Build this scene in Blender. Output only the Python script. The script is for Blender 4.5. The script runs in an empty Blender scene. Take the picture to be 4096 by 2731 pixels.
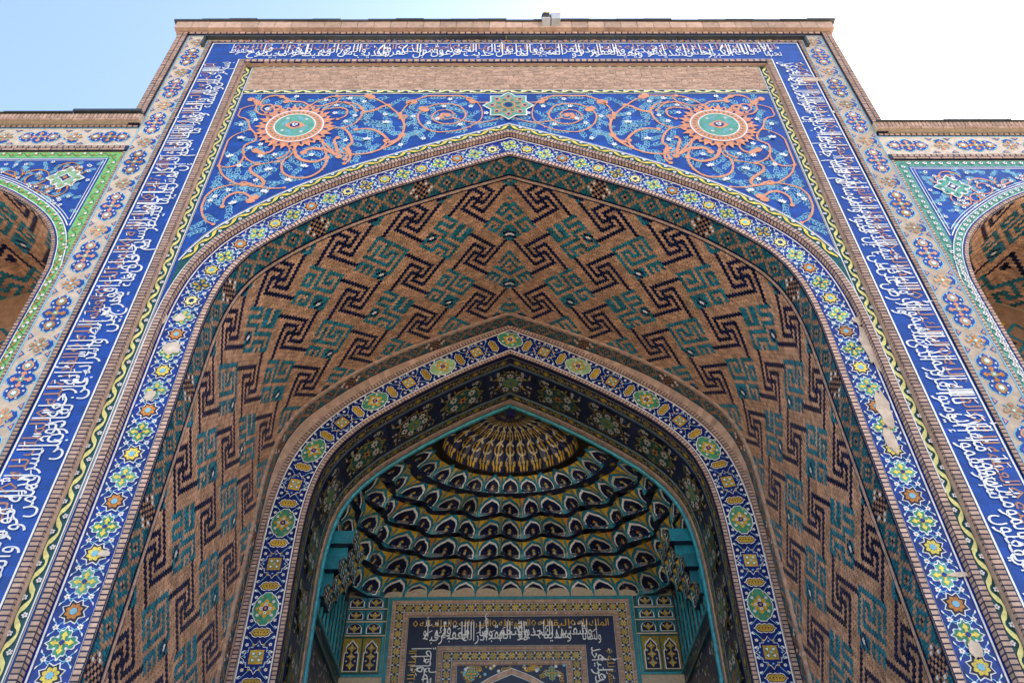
import bpy, math, random
import numpy as np
from mathutils import Vector, Matrix
from mathutils.geometry import tessellate_polygon
random.seed(7)
SC = bpy.context.scene
COL = SC.collection
ZC = 1.65                      # eye height above the paving; all "h" heights below are measured from the eye
# ------------------------------------------------------------------ camera
F_PX, PITCH, ROLL, YAW = 3300.0, math.radians(43.30), math.radians(-0.8956), math.radians(0.9233)
def cam_axes():
    cy, sy, cp, sp, cr, sr = math.cos(YAW), math.sin(YAW), math.cos(PITCH), math.sin(PITCH), math.cos(ROLL), math.sin(ROLL)
    f = Vector((sy*cp, cy*cp, sp)); rt = Vector((cy, -sy, 0)); up = rt.cross(f)
    return cr*rt + sr*up, -sr*rt + cr*up, f
AX_R, AX_U, AX_F = cam_axes()
cam = bpy.data.cameras.new('camera'); camo = bpy.data.objects.new('camera', cam); COL.objects.link(camo)
cam.sensor_width = 36; cam.sensor_fit = 'HORIZONTAL'; cam.lens = F_PX/4096*36; cam.clip_end = 3000
camo.matrix_world = Matrix((( AX_R.x, AX_U.x, -AX_F.x, 0), (AX_R.y, AX_U.y, -AX_F.y, -10), (AX_R.z, AX_U.z, -AX_F.z, ZC), (0, 0, 0, 1)))
SC.camera = camo
# ------------------------------------------------------------------ world, sun, exposure
SUN_EL, SUN_AZ = math.radians(40), math.radians(62)      # azimuth from +Y (behind the portal) towards +X
w = bpy.data.worlds.new('World'); SC.world = w; w.use_nodes = True
nt = w.node_tree; nt.nodes.clear()
sky = nt.nodes.new('ShaderNodeTexSky'); sky.sky_type = 'NISHITA'; sky.sun_disc = False
sky.sun_elevation = SUN_EL; sky.sun_rotation = SUN_AZ; sky.air_density = 1.0; sky.dust_density = 2.2; sky.ozone_density = 1.0
bg = nt.nodes.new('ShaderNodeBackground'); bg.inputs[1].default_value = 0.12
wo = nt.nodes.new('ShaderNodeOutputWorld')
nt.links.new(sky.outputs[0], bg.inputs[0]); nt.links.new(bg.outputs[0], wo.inputs[0])
sd = Vector((math.sin(SUN_AZ)*math.cos(SUN_EL), math.cos(SUN_AZ)*math.cos(SUN_EL), math.sin(SUN_EL)))
sl = bpy.data.lights.new('sun', 'SUN'); sl.energy = 4.0; sl.angle = math.radians(0.5); sl.color = (1.0, 0.94, 0.85)
so = bpy.data.objects.new('sun', sl); COL.objects.link(so); so.rotation_euler = sd.to_track_quat('Z', 'Y').to_euler(); so.location = (30, 30, 60)
SC.view_settings.view_transform = 'Standard'; SC.view_settings.look = 'None'; SC.view_settings.gamma = 1.0
SC.view_settings.exposure = 2.15
SC.cycles.max_bounces = 6; SC.cycles.diffuse_bounces = 4; SC.cycles.glossy_bounces = 2

# ------------------------------------------------------------------ materials
MATS = {}
def mat(name, col, rough=0.6, var=0.25, spec=0.5, scale=6.0, grime=0.0, seams=None, bump=0.15, island=0.35, metal=0.0):
    """procedural: base colour * noise * random per mosaic piece, optional tile seams and dirt"""
    m = bpy.data.materials.new(name); m.use_nodes = True; n = m.node_tree; N = n.nodes; L = n.links
    b = N['Principled BSDF']; b.inputs['Roughness'].default_value = rough; b.inputs['Metallic'].default_value = metal
    b.inputs['Specular IOR Level'].default_value = spec
    geo = N.new('ShaderNodeNewGeometry')
    no = N.new('ShaderNodeTexNoise'); no.inputs['Scale'].default_value = scale; no.inputs['Detail'].default_value = 5; no.inputs['Roughness'].default_value = 0.65
    L.new(geo.outputs['Position'], no.inputs['Vector'])
    mr = N.new('ShaderNodeMapRange'); mr.inputs[1].default_value = 0.3; mr.inputs[2].default_value = 0.7; mr.inputs[3].default_value = 1-var; mr.inputs[4].default_value = 1+var
    L.new(no.outputs['Fac'], mr.inputs[0])
    fac = mr.outputs[0]
    oi = N.new('ShaderNodeObjectInfo')
    for src in (geo.outputs['Random Per Island'], oi.outputs['Random']):
        r = N.new('ShaderNodeMapRange'); r.inputs[3].default_value = 1-island; r.inputs[4].default_value = 1+island*0.8
        if src is oi.outputs['Random']: r.inputs[3].default_value = 1-island*0.4; r.inputs[4].default_value = 1+island*0.4
        L.new(src, r.inputs[0]); mu = N.new('ShaderNodeMath'); mu.operation = 'MULTIPLY'
        L.new(fac, mu.inputs[0]); L.new(r.outputs[0], mu.inputs[1]); fac = mu.outputs[0]
    if seams:                                   # flat joints between square glazed tiles, world X / Z
        sx = N.new('ShaderNodeSeparateXYZ'); L.new(geo.outputs['Position'], sx.inputs[0])
        cb = N.new('ShaderNodeCombineXYZ'); L.new(sx.outputs['X'], cb.inputs[0]); L.new(sx.outputs['Z'], cb.inputs[1])
        br = N.new('ShaderNodeTexBrick'); br.inputs['Scale'].default_value = 1.0; br.inputs['Mortar Size'].default_value = 0.0035
        br.inputs['Brick Width'].default_value = seams; br.inputs['Row Height'].default_value = seams*0.8
        br.inputs['Color1'].default_value = (0.82,)*3+(1,); br.inputs['Color2'].default_value = (1.18,)*3+(1,); br.inputs['Mortar'].default_value = (0.55,)*3+(1,)
        L.new(cb.outputs[0], br.inputs['Vector'])
        mu = N.new('ShaderNodeMath'); mu.operation = 'MULTIPLY'; L.new(fac, mu.inputs[0]); L.new(br.outputs['Color'], mu.inputs[1]); fac = mu.outputs[0]
    mx = N.new('ShaderNodeVectorMath'); mx.operation = 'SCALE'; mx.inputs[0].default_value = col
    L.new(fac, mx.inputs['Scale']); cout = mx.outputs[0]
    if grime > 0:
        n2 = N.new('ShaderNodeTexNoise'); n2.inputs['Scale'].default_value = 1.7; n2.inputs['Detail'].default_value = 9; n2.inputs['Roughness'].default_value = 0.75
        L.new(geo.outputs['Position'], n2.inputs['Vector'])
        g = N.new('ShaderNodeMapRange'); g.inputs[1].default_value = 0.52; g.inputs[2].default_value = 0.72; g.inputs[4].default_value = grime; L.new(n2.outputs['Fac'], g.inputs[0])
        mm = N.new('ShaderNodeMix'); mm.data_type = 'RGBA'; L.new(g.outputs[0], mm.inputs[0]); L.new(cout, mm.inputs[6]); mm.inputs[7].default_value = (0.16, 0.115, 0.08, 1); cout = mm.outputs[2]
    L.new(cout, b.inputs['Base Color'])
    if bump > 0:
        n3 = N.new('ShaderNodeTexNoise'); n3.inputs['Scale'].default_value = scale*7; n3.inputs['Detail'].default_value = 3; L.new(geo.outputs['Position'], n3.inputs['Vector'])
        bp = N.new('ShaderNodeBump'); bp.inputs['Strength'].default_value = bump; bp.inputs['Distance'].default_value = 0.01; L.new(n3.outputs['Fac'], bp.inputs['Height']); L.new(bp.outputs[0], b.inputs['Normal'])
    MATS[name] = m; return m
mat('brick', (0.44, 0.295, 0.225), 0.85, 0.22, 0.2, 9, 0.25, island=0.22)
mat('vault_brick', (0.38, 0.215, 0.135), 0.75, 0.28, 0.3, 5, 0.5, island=0.3)
mat('mortar', (0.42, 0.34, 0.25), 0.9, 0.2, 0.1, 12, 0.2, island=0)
mat('plaster', (0.50, 0.40, 0.315), 0.9, 0.22, 0.15, 5, 0.3, island=0.1)
mat('stone', (0.56, 0.47, 0.385), 0.8, 0.2, 0.2, 7, 0.22, island=0.1)
mat('cobalt', (0.006, 0.045, 0.265), 0.22, 0.22, 0.5, 3, 0.0, seams=0.21, island=0.08)
mat('blue', (0.005, 0.018, 0.165), 0.22, 0.4, 0.5, 9, 0.04, seams=0.12, island=0.25)
mat('navy', (0.006, 0.009, 0.045), 0.3, 0.4, 0.4, 8, 0.06, island=0.5)
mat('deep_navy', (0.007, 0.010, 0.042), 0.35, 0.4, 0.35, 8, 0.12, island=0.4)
mat('turquoise', (0.012, 0.155, 0.215), 0.35, 0.3, 0.4, 7, 0.12, island=0.4)
mat('aqua', (0.02, 0.21, 0.26), 0.3, 0.3, 0.45, 7, 0.12, island=0.3)
mat('white', (0.72, 0.71, 0.70), 0.35, 0.12, 0.4, 9, 0.06, island=0.12)
mat('dull_white', (0.46, 0.43, 0.37), 0.45, 0.2, 0.3, 9, 0.12, island=0.2)
mat('yellow', (0.70, 0.53, 0.075), 0.4, 0.2, 0.4, 8, 0.05, island=0.2)
mat('pale_yellow', (0.78, 0.70, 0.26), 0.4, 0.15, 0.4, 8, 0.03, island=0.15)
mat('gold', (0.50, 0.30, 0.022), 0.42, 0.25, 0.4, 8, 0.08, island=0.25)
mat('olive', (0.23, 0.175, 0.022), 0.45, 0.3, 0.35, 8, 0.1, island=0.3)
mat('amber', (0.50, 0.19, 0.02), 0.42, 0.25, 0.4, 8, 0.08, island=0.25)
mat('orange', (0.62, 0.265, 0.145), 0.45, 0.12, 0.35, 6, 0.04, island=0.08)
mat('rust', (0.40, 0.19, 0.115), 0.5, 0.15, 0.3, 6, 0.05, island=0.12)
mat('light_blue', (0.20, 0.46, 0.60), 0.35, 0.15, 0.4, 6, 0.03, island=0.15)
mat('green', (0.04, 0.215, 0.13), 0.4, 0.25, 0.4, 8, 0.05, island=0.25)
mat('leaf_green', (0.16, 0.40, 0.11), 0.4, 0.18, 0.4, 8, 0.04, island=0.1)
mat('sea_green', (0.10, 0.32, 0.24), 0.4, 0.18, 0.4, 8, 0.04, island=0.1)
mat('mint', (0.26, 0.45, 0.25), 0.4, 0.2, 0.4, 8, 0.05, island=0.2)
mat('dark_green', (0.006, 0.060, 0.060), 0.3, 0.3, 0.45, 8, 0.03, island=0.2)
mat('flashing', (0.035, 0.04, 0.042), 0.5, 0.3, 0.5, 4, 0.1)
mat('ground', (0.46, 0.39, 0.30), 0.85, 0.2, 0.2, 1.5, 0.15, seams=None, island=0)
mat('plastic_black', (0.01, 0.01, 0.012), 0.2, 0.1, 0.5, 8)
mat('plastic_grey', (0.55, 0.56, 0.58), 0.45, 0.1, 0.4, 8)

# ------------------------------------------------------------------ object helpers
def tag(o, label=None, cat=None, group=None, kind=None):
    if label: o['label'] = label
    if cat: o['category'] = cat
    if group: o['group'] = group
    if kind: o['kind'] = kind
    return o
def empty(name, loc=(0, 0, 0)):
    o = bpy.data.objects.new(name, None); COL.objects.link(o); o.location = loc; return o
def link(name, me, parent=None, mtx=None):
    o = bpy.data.objects.new(name, me); COL.objects.link(o)
    if mtx is not None: o.matrix_basis = mtx
    if parent is not None: o.parent = parent
    return o
class MB:
    """collects 3-D polygons with material names"""
    def __init__(s): s.v = []; s.f = []; s.m = []
    def poly(s, pts, m):
        k = len(s.v); s.v.extend(pts); s.f.append(tuple(range(k, k+len(pts)))); s.m.append(m)
    def box(s, x0, x1, y0, y1, z0, z1, m, skip=''):
        p = [(x0,y0,z0),(x1,y0,z0),(x1,y1,z0),(x0,y1,z0),(x0,y0,z1),(x1,y0,z1),(x1,y1,z1),(x0,y1,z1)]
        k = len(s.v); s.v.extend(p)
        for nm, q in (('b',(3,2,1,0)),('t',(4,5,6,7)),('f',(0,1,5,4)),('r',(1,2,6,5)),('k',(2,3,7,6)),('l',(3,0,4,7))):
            if nm not in skip: s.f.append(tuple(k+i for i in q)); s.m.append(m)
    def strip(s, a, b, m):
        for i in range(len(a)-1): s.poly([a[i], a[i+1], b[i+1], b[i]], m)
    def mesh(s, name):
        me = bpy.data.meshes.new(name); me.from_pydata([tuple(map(float, p)) for p in s.v], [], s.f)
        names = sorted(set(s.m)); ix = {n: i for i, n in enumerate(names)}
        for n in names: me.materials.append(MATS[n])
        me.polygons.foreach_set('material_index', [ix[q] for q in s.m]); me.update(); return me
    def build(s, name, parent=None): return link(name, s.mesh(name), parent)

def rot(p, a): c, q = math.cos(a), math.sin(a); return (p[0]*c-p[1]*q, p[0]*q+p[1]*c)
def smooth(pts, n=6, closed=False):
    """Catmull-Rom through the points"""
    P = list(pts); out = []; k = len(P); rng = range(k if closed else k-1)
    for i in rng:
        p1, p2 = P[i], P[(i+1) % k]
        p0 = P[(i-1) % k] if (closed or i > 0) else (2*p1[0]-p2[0], 2*p1[1]-p2[1])
        p3 = P[(i+2) % k] if (closed or i+2 < k) else (2*p2[0]-p1[0], 2*p2[1]-p1[1])
        for j in range(n):
            t = j/n; a, b = t*t, t*t*t
            out.append(tuple(0.5*((2*p1[q])+(-p0[q]+p2[q])*t+(2*p0[q]-5*p1[q]+4*p2[q]-p3[q])*a+(-p0[q]+3*p1[q]-3*p2[q]+p3[q])*b) for q in (0, 1)))
    if not closed: out.append(P[-1])
    return out
LAY = 0.004
class Draw:
    """flat mosaic: pieces with a layer, laid on a surface through map(u, v, lift)"""
    def __init__(s): s.it = []
    def fill(s, pts, m, lay=0): s.it.append((pts, m, lay))
    def stroke(s, pts, w, m, lay=0, closed=False):
        P = list(pts); n = len(P)
        if n < 2: return
        ws = w if isinstance(w, (list, tuple)) else [w]*n
        A, B = [], []
        for i in range(n):
            if closed: a, b = P[(i-1) % n], P[(i+1) % n]
            else: a, b = P[max(0, i-1)], P[min(n-1, i+1)]
            dx, dy = b[0]-a[0], b[1]-a[1]; L = math.hypot(dx, dy) or 1e-6; nx, ny = -dy/L*ws[i]/2, dx/L*ws[i]/2
            A.append((P[i][0]+nx, P[i][1]+ny)); B.append((P[i][0]-nx, P[i][1]-ny))
        for i in range(n if closed else n-1):
            j = (i+1) % n; s.it.append(([A[i], A[j], B[j], B[i]], m, lay))
    def disc(s, c, r, m, lay=0, n=8, ry=None, a=0):
        ry = ry or r; s.fill([tuple(np.add(c, rot((r*math.cos(2*math.pi*i/n), ry*math.sin(2*math.pi*i/n)), a))) for i in range(n)], m, lay)
    def star(s, c, r1, r2, k, m, lay=0, a=0):
        s.fill([(c[0]+(r1 if i % 2 == 0 else r2)*math.cos(a+math.pi*i/k), c[1]+(r1 if i % 2 == 0 else r2)*math.sin(a+math.pi*i/k)) for i in range(2*k)], m, lay)
    def flower(s, c, r, m='white', lay=2, k=5, mid='rust', a=0.3):
        pts = []
        for i in range(k):
            for da, rr in ((-0.42, 0.62), (-0.22, 0.98), (0.22, 0.98), (0.42, 0.62)):
                t = a+(i+da)*2*math.pi/k; pts.append((c[0]+r*rr*math.cos(t), c[1]+r*rr*math.sin(t)))
        s.fill(pts, m, lay)
        if mid: s.disc(c, r*0.33, mid, lay+1, 6)
    def leaf(s, c, a, L, W, m, lay=1):
        s.fill([tuple(np.add(c, rot(p, a))) for p in ((0, 0), (L*.35, W), (L*.7, W*.75), (L, 0), (L*.6, -W*.35), (L*.3, -W*.45))], m, lay)
    def place(s, o, x=0, y=0, a=0, k=1, fx=1, lay=0, remap=None):
        for pts, m, l in o.it:
            s.it.append(([(x+q[0], y+q[1]) for q in (rot((fx*p[0]*k, p[1]*k), a) for p in pts)], (remap or {}).get(m, m), l+lay))
    def to(s, mb, f, cut=None):
        for i, (pts, m, l) in enumerate(s.it):
            lift = l*LAY+(i % 14)*0.0002
            if len(pts) > 4:
                for t in tessellate_polygon([[Vector((p[0], p[1], 0)) for p in pts]]):
                    mb.poly([f(pts[q][0], pts[q][1], lift) for q in t], m)
            else: mb.poly([f(p[0], p[1], lift) for p in pts], m)
        return mb
    def mesh(s, name): return s.to(MB(), lambda u, v, l: (u, v, l)).mesh(name)
def frame_m(o, x, y, z):                       # matrix from origin + axes
    return Matrix(((x[0], y[0], z[0], o[0]), (x[1], y[1], z[1], o[1]), (x[2], y[2], z[2], o[2]), (0, 0, 0, 1)))
def facing(x, Y, h, a=0, k=1):                 # place a local XY motif on a wall that faces the camera (-Y)
    c, s_ = math.cos(a)*k, math.sin(a)*k
    return frame_m((x, Y, h+ZC), (c, 0, s_), (-s_, 0, c), (0, -k, 0))
def wall(Y): return lambda u, v, l: (u, Y-l, v+ZC)
def plane_px(x, y, Y):                         # a photo pixel on the wall plane Y -> (x, h)
    d = AX_R*((x-2048)/F_PX)+AX_U*((1365.5-y)/F_PX)+AX_F; t = (Y+10)/d.y
    return (d.x*t, d.z*t)
# ---- arches: half profile (x >= 0, from the apex down), offsets and arc-length positions
class Half:
    def __init__(s, pts, step=0.08, sharp=True):
        P = np.array(smooth(pts, 10) if sharp else pts, float)
        d = np.hypot(*np.diff(P, axis=0).T); c = np.concatenate([[0], np.cumsum(d)])
        n = max(2, int(c[-1]/step)); t = np.linspace(0, c[-1], n+1)
        s.P = np.stack([np.interp(t, c, P[:, 0]), np.interp(t, c, P[:, 1])], 1); s.s = t; s.L = c[-1]
        T = np.gradient(s.P, axis=0); T /= np.linalg.norm(T, axis=1)[:, None]; s.T = T
    def at(s, q):
        x, h = np.interp(q, s.s, s.P[:, 0]), np.interp(q, s.s, s.P[:, 1]); tx, th = np.interp(q, s.s, s.T[:, 0]), np.interp(q, s.s, s.T[:, 1])
        L = math.hypot(tx, th); return float(x), float(h), float(tx/L), float(th/L)
    def off(s, d):
        N = np.stack([-s.T[:, 1], s.T[:, 0]], 1); Q = s.P+d*N
        i0 = 0
        while Q[i0, 0] < 0: i0 += 1
        a, b = Q[i0], Q[i0+1]; h0 = a[1]-(b[1]-a[1])/max(b[0]-a[0], 1e-6)*a[0]
        if Q[i0, 0] < 1e-4: return np.concatenate([[[0, Q[i0, 1]]], Q[i0+1:]])
        return np.concatenate([[[0, h0]], Q[i0:]])
    def offc(s, d): return Half([tuple(p) for p in s.off(d)], sharp=False)
def both(fn):
    for sg in (1, -1): fn(sg)
def hmap(H, XA, Y, sg):                        # (s along, v outward, lift) on a wall plane
    def f(u, v, l):
        x, h, tx, th = H.at(abs(u)); return (XA+sg*(x-v*th), Y-l, h+v*tx+ZC)
    return f
def smap(H, XA, sg):                           # (s along, y depth, lift towards the axis) on a swept soffit
    def f(u, v, l):
        x, h, tx, th = H.at(u); return (XA+sg*(x+l*th), v, h-l*tx+ZC)
    return f
def ring(mb, H, d0, d1, XA, Y, m, hmin=-1.6):
    for sg in (1, -1):
        A, B = H.off(d0), H.off(d1); n = 60+len(A)//2
        def rs(C):
            # common parameter: fraction of the arc above hmin
            C = C[C[:, 1] >= hmin-0.3]; d = np.hypot(*np.diff(C, axis=0).T); c = np.concatenate([[0], np.cumsum(d)]); t = np.linspace(0, c[-1], n)
            return np.stack([np.interp(t, c, C[:, 0]), np.interp(t, c, C[:, 1])], 1)
        a, b = rs(A), rs(B)
        mb.strip([(XA+sg*p[0], Y, p[1]+ZC) for p in a], [(XA+sg*p[0], Y, p[1]+ZC) for p in b], m)
# ---- bricks gathered from everywhere: the 300 that show largest become objects, the rest one course per moulding
BRICKS = {}
def brick(kind, parent, o, x, y, z, dims, m='brick'):
    BRICKS.setdefault(kind, []).append((parent, o, x, y, z, dims, m))
def seen(o):
    v = Vector(o)-Vector((0, -10, ZC)); w_ = v.dot(AX_F)
    if w_ <= 0: return 0
    u, q = v.dot(AX_R)/w_*F_PX, v.dot(AX_U)/w_*F_PX
    return F_PX/w_ if abs(u) < 2030 and abs(q) < 1350 else 0
def box8(o, x, y, z, d):
    o, x, y, z = (np.array(q, float) for q in (o, x, y, z)); a, b, c = x*d[0]/2, y*d[1]/2, z*d[2]/2
    k = 0.93
    return [o-a-b-c, o+a-b-c, o+a+b-c, o-a+b-c, o-k*a-k*b+c, o+k*a-k*b+c, o+k*a+k*b+c, o-k*a+k*b+c]
BF = [(4,5,6,7),(0,1,5,4),(1,2,6,5),(2,3,7,6),(3,0,4,7)]
def flush_bricks():
    base = {}
    for kind, L in BRICKS.items():
        L.sort(key=lambda b: -seen(b[1])*b[5][0]*b[5][1])
        rest = {}
        for i, b in enumerate(L):
            par, o, x, y, z, d, m = b
            if i < 300:
                if m not in base:
                    mb = MB(); mb.v = box8((0,0,0), (1,0,0), (0,1,0), (0,0,1), (1,1,1)); mb.f = list(BF); mb.m = [m]*5; base[m] = mb.mesh('brick_'+m)
                link(kind, base[m], par, frame_m(o, np.multiply(x, d[0]), np.multiply(y, d[1]), np.multiply(z, d[2])))
            else:
                mb = rest.setdefault(par.name, (par, MB()))[1]; k = len(mb.v); mb.v.extend(box8(o, x, y, z, d)); mb.f += [tuple(k+q for q in f) for f in BF]; mb.m += [m]*5
        for par, mb in rest.values(): tag(mb.build(kind+'_course', par), kind='stuff')
def lay_line(kind, par, p0, p1, w, proud, Y, pitch=0.0746, frac=0.78, m='brick'):
    """a moulding of bricks from p0 to p1 on a wall plane (x, h), w wide"""
    dx, dh = p1[0]-p0[0], p1[1]-p0[1]; L = math.hypot(dx, dh); n = int(L/pitch); t = (dx/L, 0, dh/L); nn = (-dh/L, 0, dx/L)
    for i in range(n):
        q = (i+.5)/n; j = random.uniform(-.004, .004)
        brick(kind, par, (p0[0]+dx*q, Y-proud/2+j, p0[1]+dh*q+ZC), t, nn, (0, -1, 0), (L/n*frac, w*random.uniform(.94, 1.0), proud), m)
def lay_arc(kind, par, H, d, w, proud, XA, Y, pitch=0.0746, frac=0.78, hmin=2.4, m='brick'):
    C = H.offc(d)
    for sg in (1, -1):
        n = int(C.L/pitch)
        for i in range(n):
            x, h, tx, th = C.at((i+.5)*C.L/n)
            if h < hmin: continue
            brick(kind, par, (XA+sg*x, Y-proud/2+random.uniform(-.004, .004), h+ZC), (sg*tx, 0, th), (-sg*th, 0, tx), (0, -1, 0), (pitch*frac, w*random.uniform(.94, 1), proud), m)
# ------------------------------------------------------------------ Arabic lettering
AR = {'ا':(0xFE8D,2),'أ':(0xFE83,2),'إ':(0xFE87,2),'آ':(0xFE81,2),'ب':(0xFE8F,4),'ة':(0xFE93,2),'ت':(0xFE95,4),'ث':(0xFE99,4),'ج':(0xFE9D,4),'ح':(0xFEA1,4),'خ':(0xFEA5,4),
 'د':(0xFEA9,2),'ذ':(0xFEAB,2),'ر':(0xFEAD,2),'ز':(0xFEAF,2),'س':(0xFEB1,4),'ش':(0xFEB5,4),'ص':(0xFEB9,4),'ض':(0xFEBD,4),'ط':(0xFEC1,4),'ظ':(0xFEC5,4),'ع':(0xFEC9,4),'غ':(0xFECD,4),
 'ف':(0xFED1,4),'ق':(0xFED5,4),'ك':(0xFED9,4),'ل':(0xFEDD,4),'م':(0xFEE1,4),'ن':(0xFEE5,4),'ه':(0xFEE9,4),'و':(0xFEED,2),'ى':(0xFEEF,2),'ي':(0xFEF1,4),'ء':(0xFE80,1),'ئ':(0xFE89,4),'ؤ':(0xFE85,2)}
def shape(wd):
    out = []; i = 0; joined = False
    while i < len(wd):
        c = wd[i]; nxt = wd[i+1] if i+1 < len(wd) else ''
        if c == 'ل' and nxt and nxt in 'اأإآ':
            out.append(chr({'ا':0xFEFB,'أ':0xFEF7,'إ':0xFEF9,'آ':0xFEF5}[nxt]+(1 if joined else 0))); joined = False; i += 2; continue
        base, n = AR[c]; fwd = n == 4 and nxt != '' and AR.get(nxt, (0, 1))[1] > 1
        if n == 1: f = 0
        elif joined: f = 3 if fwd else 1
        else: f = 2 if fwd else 0
        out.append(chr(base+f)); joined = fwd; i += 1
    return ''.join(reversed(out))
def glyph_words(words):
    ws = {}
    for wd in set(words):
        c = bpy.data.curves.new('word', 'FONT'); c.body = shape(wd); c.resolution_u = 2; c.fill_mode = 'FRONT'
        o = bpy.data.objects.new('word', c); COL.objects.link(o); ws[wd] = (o, c)
    dg = bpy.context.evaluated_depsgraph_get(); dg.update(); out = {}
    for wd, (o, c) in ws.items():
        e = o.evaluated_get(dg); me = e.to_mesh()
        V = [(v.co.x, v.co.y) for v in me.vertices]; T = [tuple(p.vertices) for p in me.polygons]
        xs = [v[0] for v in V] or [0, .1]; out[wd] = ([(x-min(xs), y) for x, y in V], T, max(xs)-min(xs)); e.to_mesh_clear()
    for o, c in ws.values(): bpy.data.objects.remove(o); bpy.data.curves.remove(c)
    return out
S85a = 'بسم الله الرحمن الرحيم والسماء ذات البروج واليوم الموعود وشاهد ومشهود قتل أصحاب الأخدود النار ذات الوقود إذ هم عليها قعود وهم على ما يفعلون بالمؤمنين شهود وما نقموا منهم إلا أن يؤمنوا بالله العزيز الحميد الذي له ملك السموات والأرض والله على كل شيء شهيد إن الذين فتنوا المؤمنين والمؤمنات ثم لم يتوبوا فلهم عذاب جهنم ولهم عذاب الحريق إن الذين آمنوا وعملوا الصالحات لهم جنات تجري من'.split()
S85b = 'تحتها الأنهار ذلك الفوز الكبير إن بطش ربك لشديد إنه هو يبدئ ويعيد وهو الغفور الودود ذو العرش المجيد فعال لما يريد هل أتاك حديث الجنود فرعون وثمود بل الذين كفروا في تكذيب والله من ورائهم محيط بل هو قرآن مجيد في لوح محفوظ'.split()
S86 = 'بسم الله الرحمن الرحيم والسماء والطارق وما أدراك ما الطارق النجم الثاقب إن كل نفس لما عليها حافظ فلينظر الإنسان مم خلق خلق من ماء دافق يخرج من بين الصلب والترائب إنه على رجعه لقادر يوم تبلى السرائر فما له من قوة ولا ناصر والسماء ذات الرجع والأرض ذات الصدع إنه لقول فصل وما هو بالهزل إنهم يكيدون كيدا وأكيد كيدا فمهل الكافرين أمهلهم رويدا'.split()
S90a = 'وأنت حل بهذا البلد ووالد وما ولد لقد خلقنا الإنسان في كبد أيحسب أن لن يقدر عليه أحد'.split()
S90b = 'ولسانا وشفتين وهديناه النجدين فلا اقتحم العقبة وما أدراك ما العقبة فك رقبة أو'.split()
S90c = 'إطعام في يوم ذي مسغبة يتيما ذا مقربة أو مسكينا ذا متربة ثم كان من الذين آمنوا وتواصوا'.split()
KUF = 'الملك لله البقا لله العظمة لله القدرة لله'.split()
GW = glyph_words(S85a+S85b+S86+S90a+S90b+S90c+KUF)
def run_text(words, L, x0, base, size, top, m, lay, lift=0.2, overlap=0.66, wide=1.45):
    """right-to-left from x = x0+L to x0; letters above 0.36 em are drawn out to reach the height 'top' (tall thuluth shafts)"""
    d = Draw(); tot = sum(GW[w_][2]*overlap+0.10 for w_ in words); k = L/tot; x = x0+L
    for i, w_ in enumerate(words):
        V, T, wd = GW[w_]; up = lift*(0, 1, .3, .85)[i % 4]; adv = (wd*overlap+0.10)*k; sx = k*0.86*(wide if 0 < i < len(words)-1 else 1); xl = x-adv/2-wd*sx/2
        st = (top-base-up-0.36*size)/((0.714-0.36)*size)
        def wp(p):
            y = p[1]*size; q = 0.36*size
            return (xl+p[0]*sx, base+up+(y if y < q else q+(y-q)*st))
        P = [wp(p) for p in V]
        for t in T: d.it.append(([P[q] for q in t], m, lay))
        # vowel strokes
        for _ in range(2):
            ux, uy = x-random.random()*adv, base+random.uniform(.25, .95)*(top-base)
            d.it.append(([(ux, uy), (ux+.075, uy+.03), (ux+.07, uy+.048), (ux-.005, uy+.018)], m, lay))
        x -= adv
    return d
def run_kufic(L, x0, y0, y1, m, lay, unit=1.35):
    """angular lettering in short bursts with a small diamond between"""
    d = Draw(); n = max(1, int(L/unit)); st = L/n; k = 0
    for i in range(n):
        for j, w_ in enumerate((KUF[(2*i) % 8], KUF[(2*i+1) % 8])):
            V, T, wd = GW[w_]; cw = st*(.50 if j == 0 else .26); xa = x0+L-(i*st)-(st*.52 if j == 0 else st*.82)
            for t in T:
                d.it.append(([(xa+V[q][0]/wd*cw, y0+(max(-.1, min(.72, V[q][1]))+.1)/.82*(y1-y0)) for q in t], m, lay))
        cx, cy = x0+L-(i+.93)*st, (y0+y1)/2; r = (y1-y0)*.36
        d.stroke([(cx-r*.7, cy), (cx, cy+r), (cx+r*.7, cy), (cx, cy-r)], r*.32, m, lay, closed=True)
    return d
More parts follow.
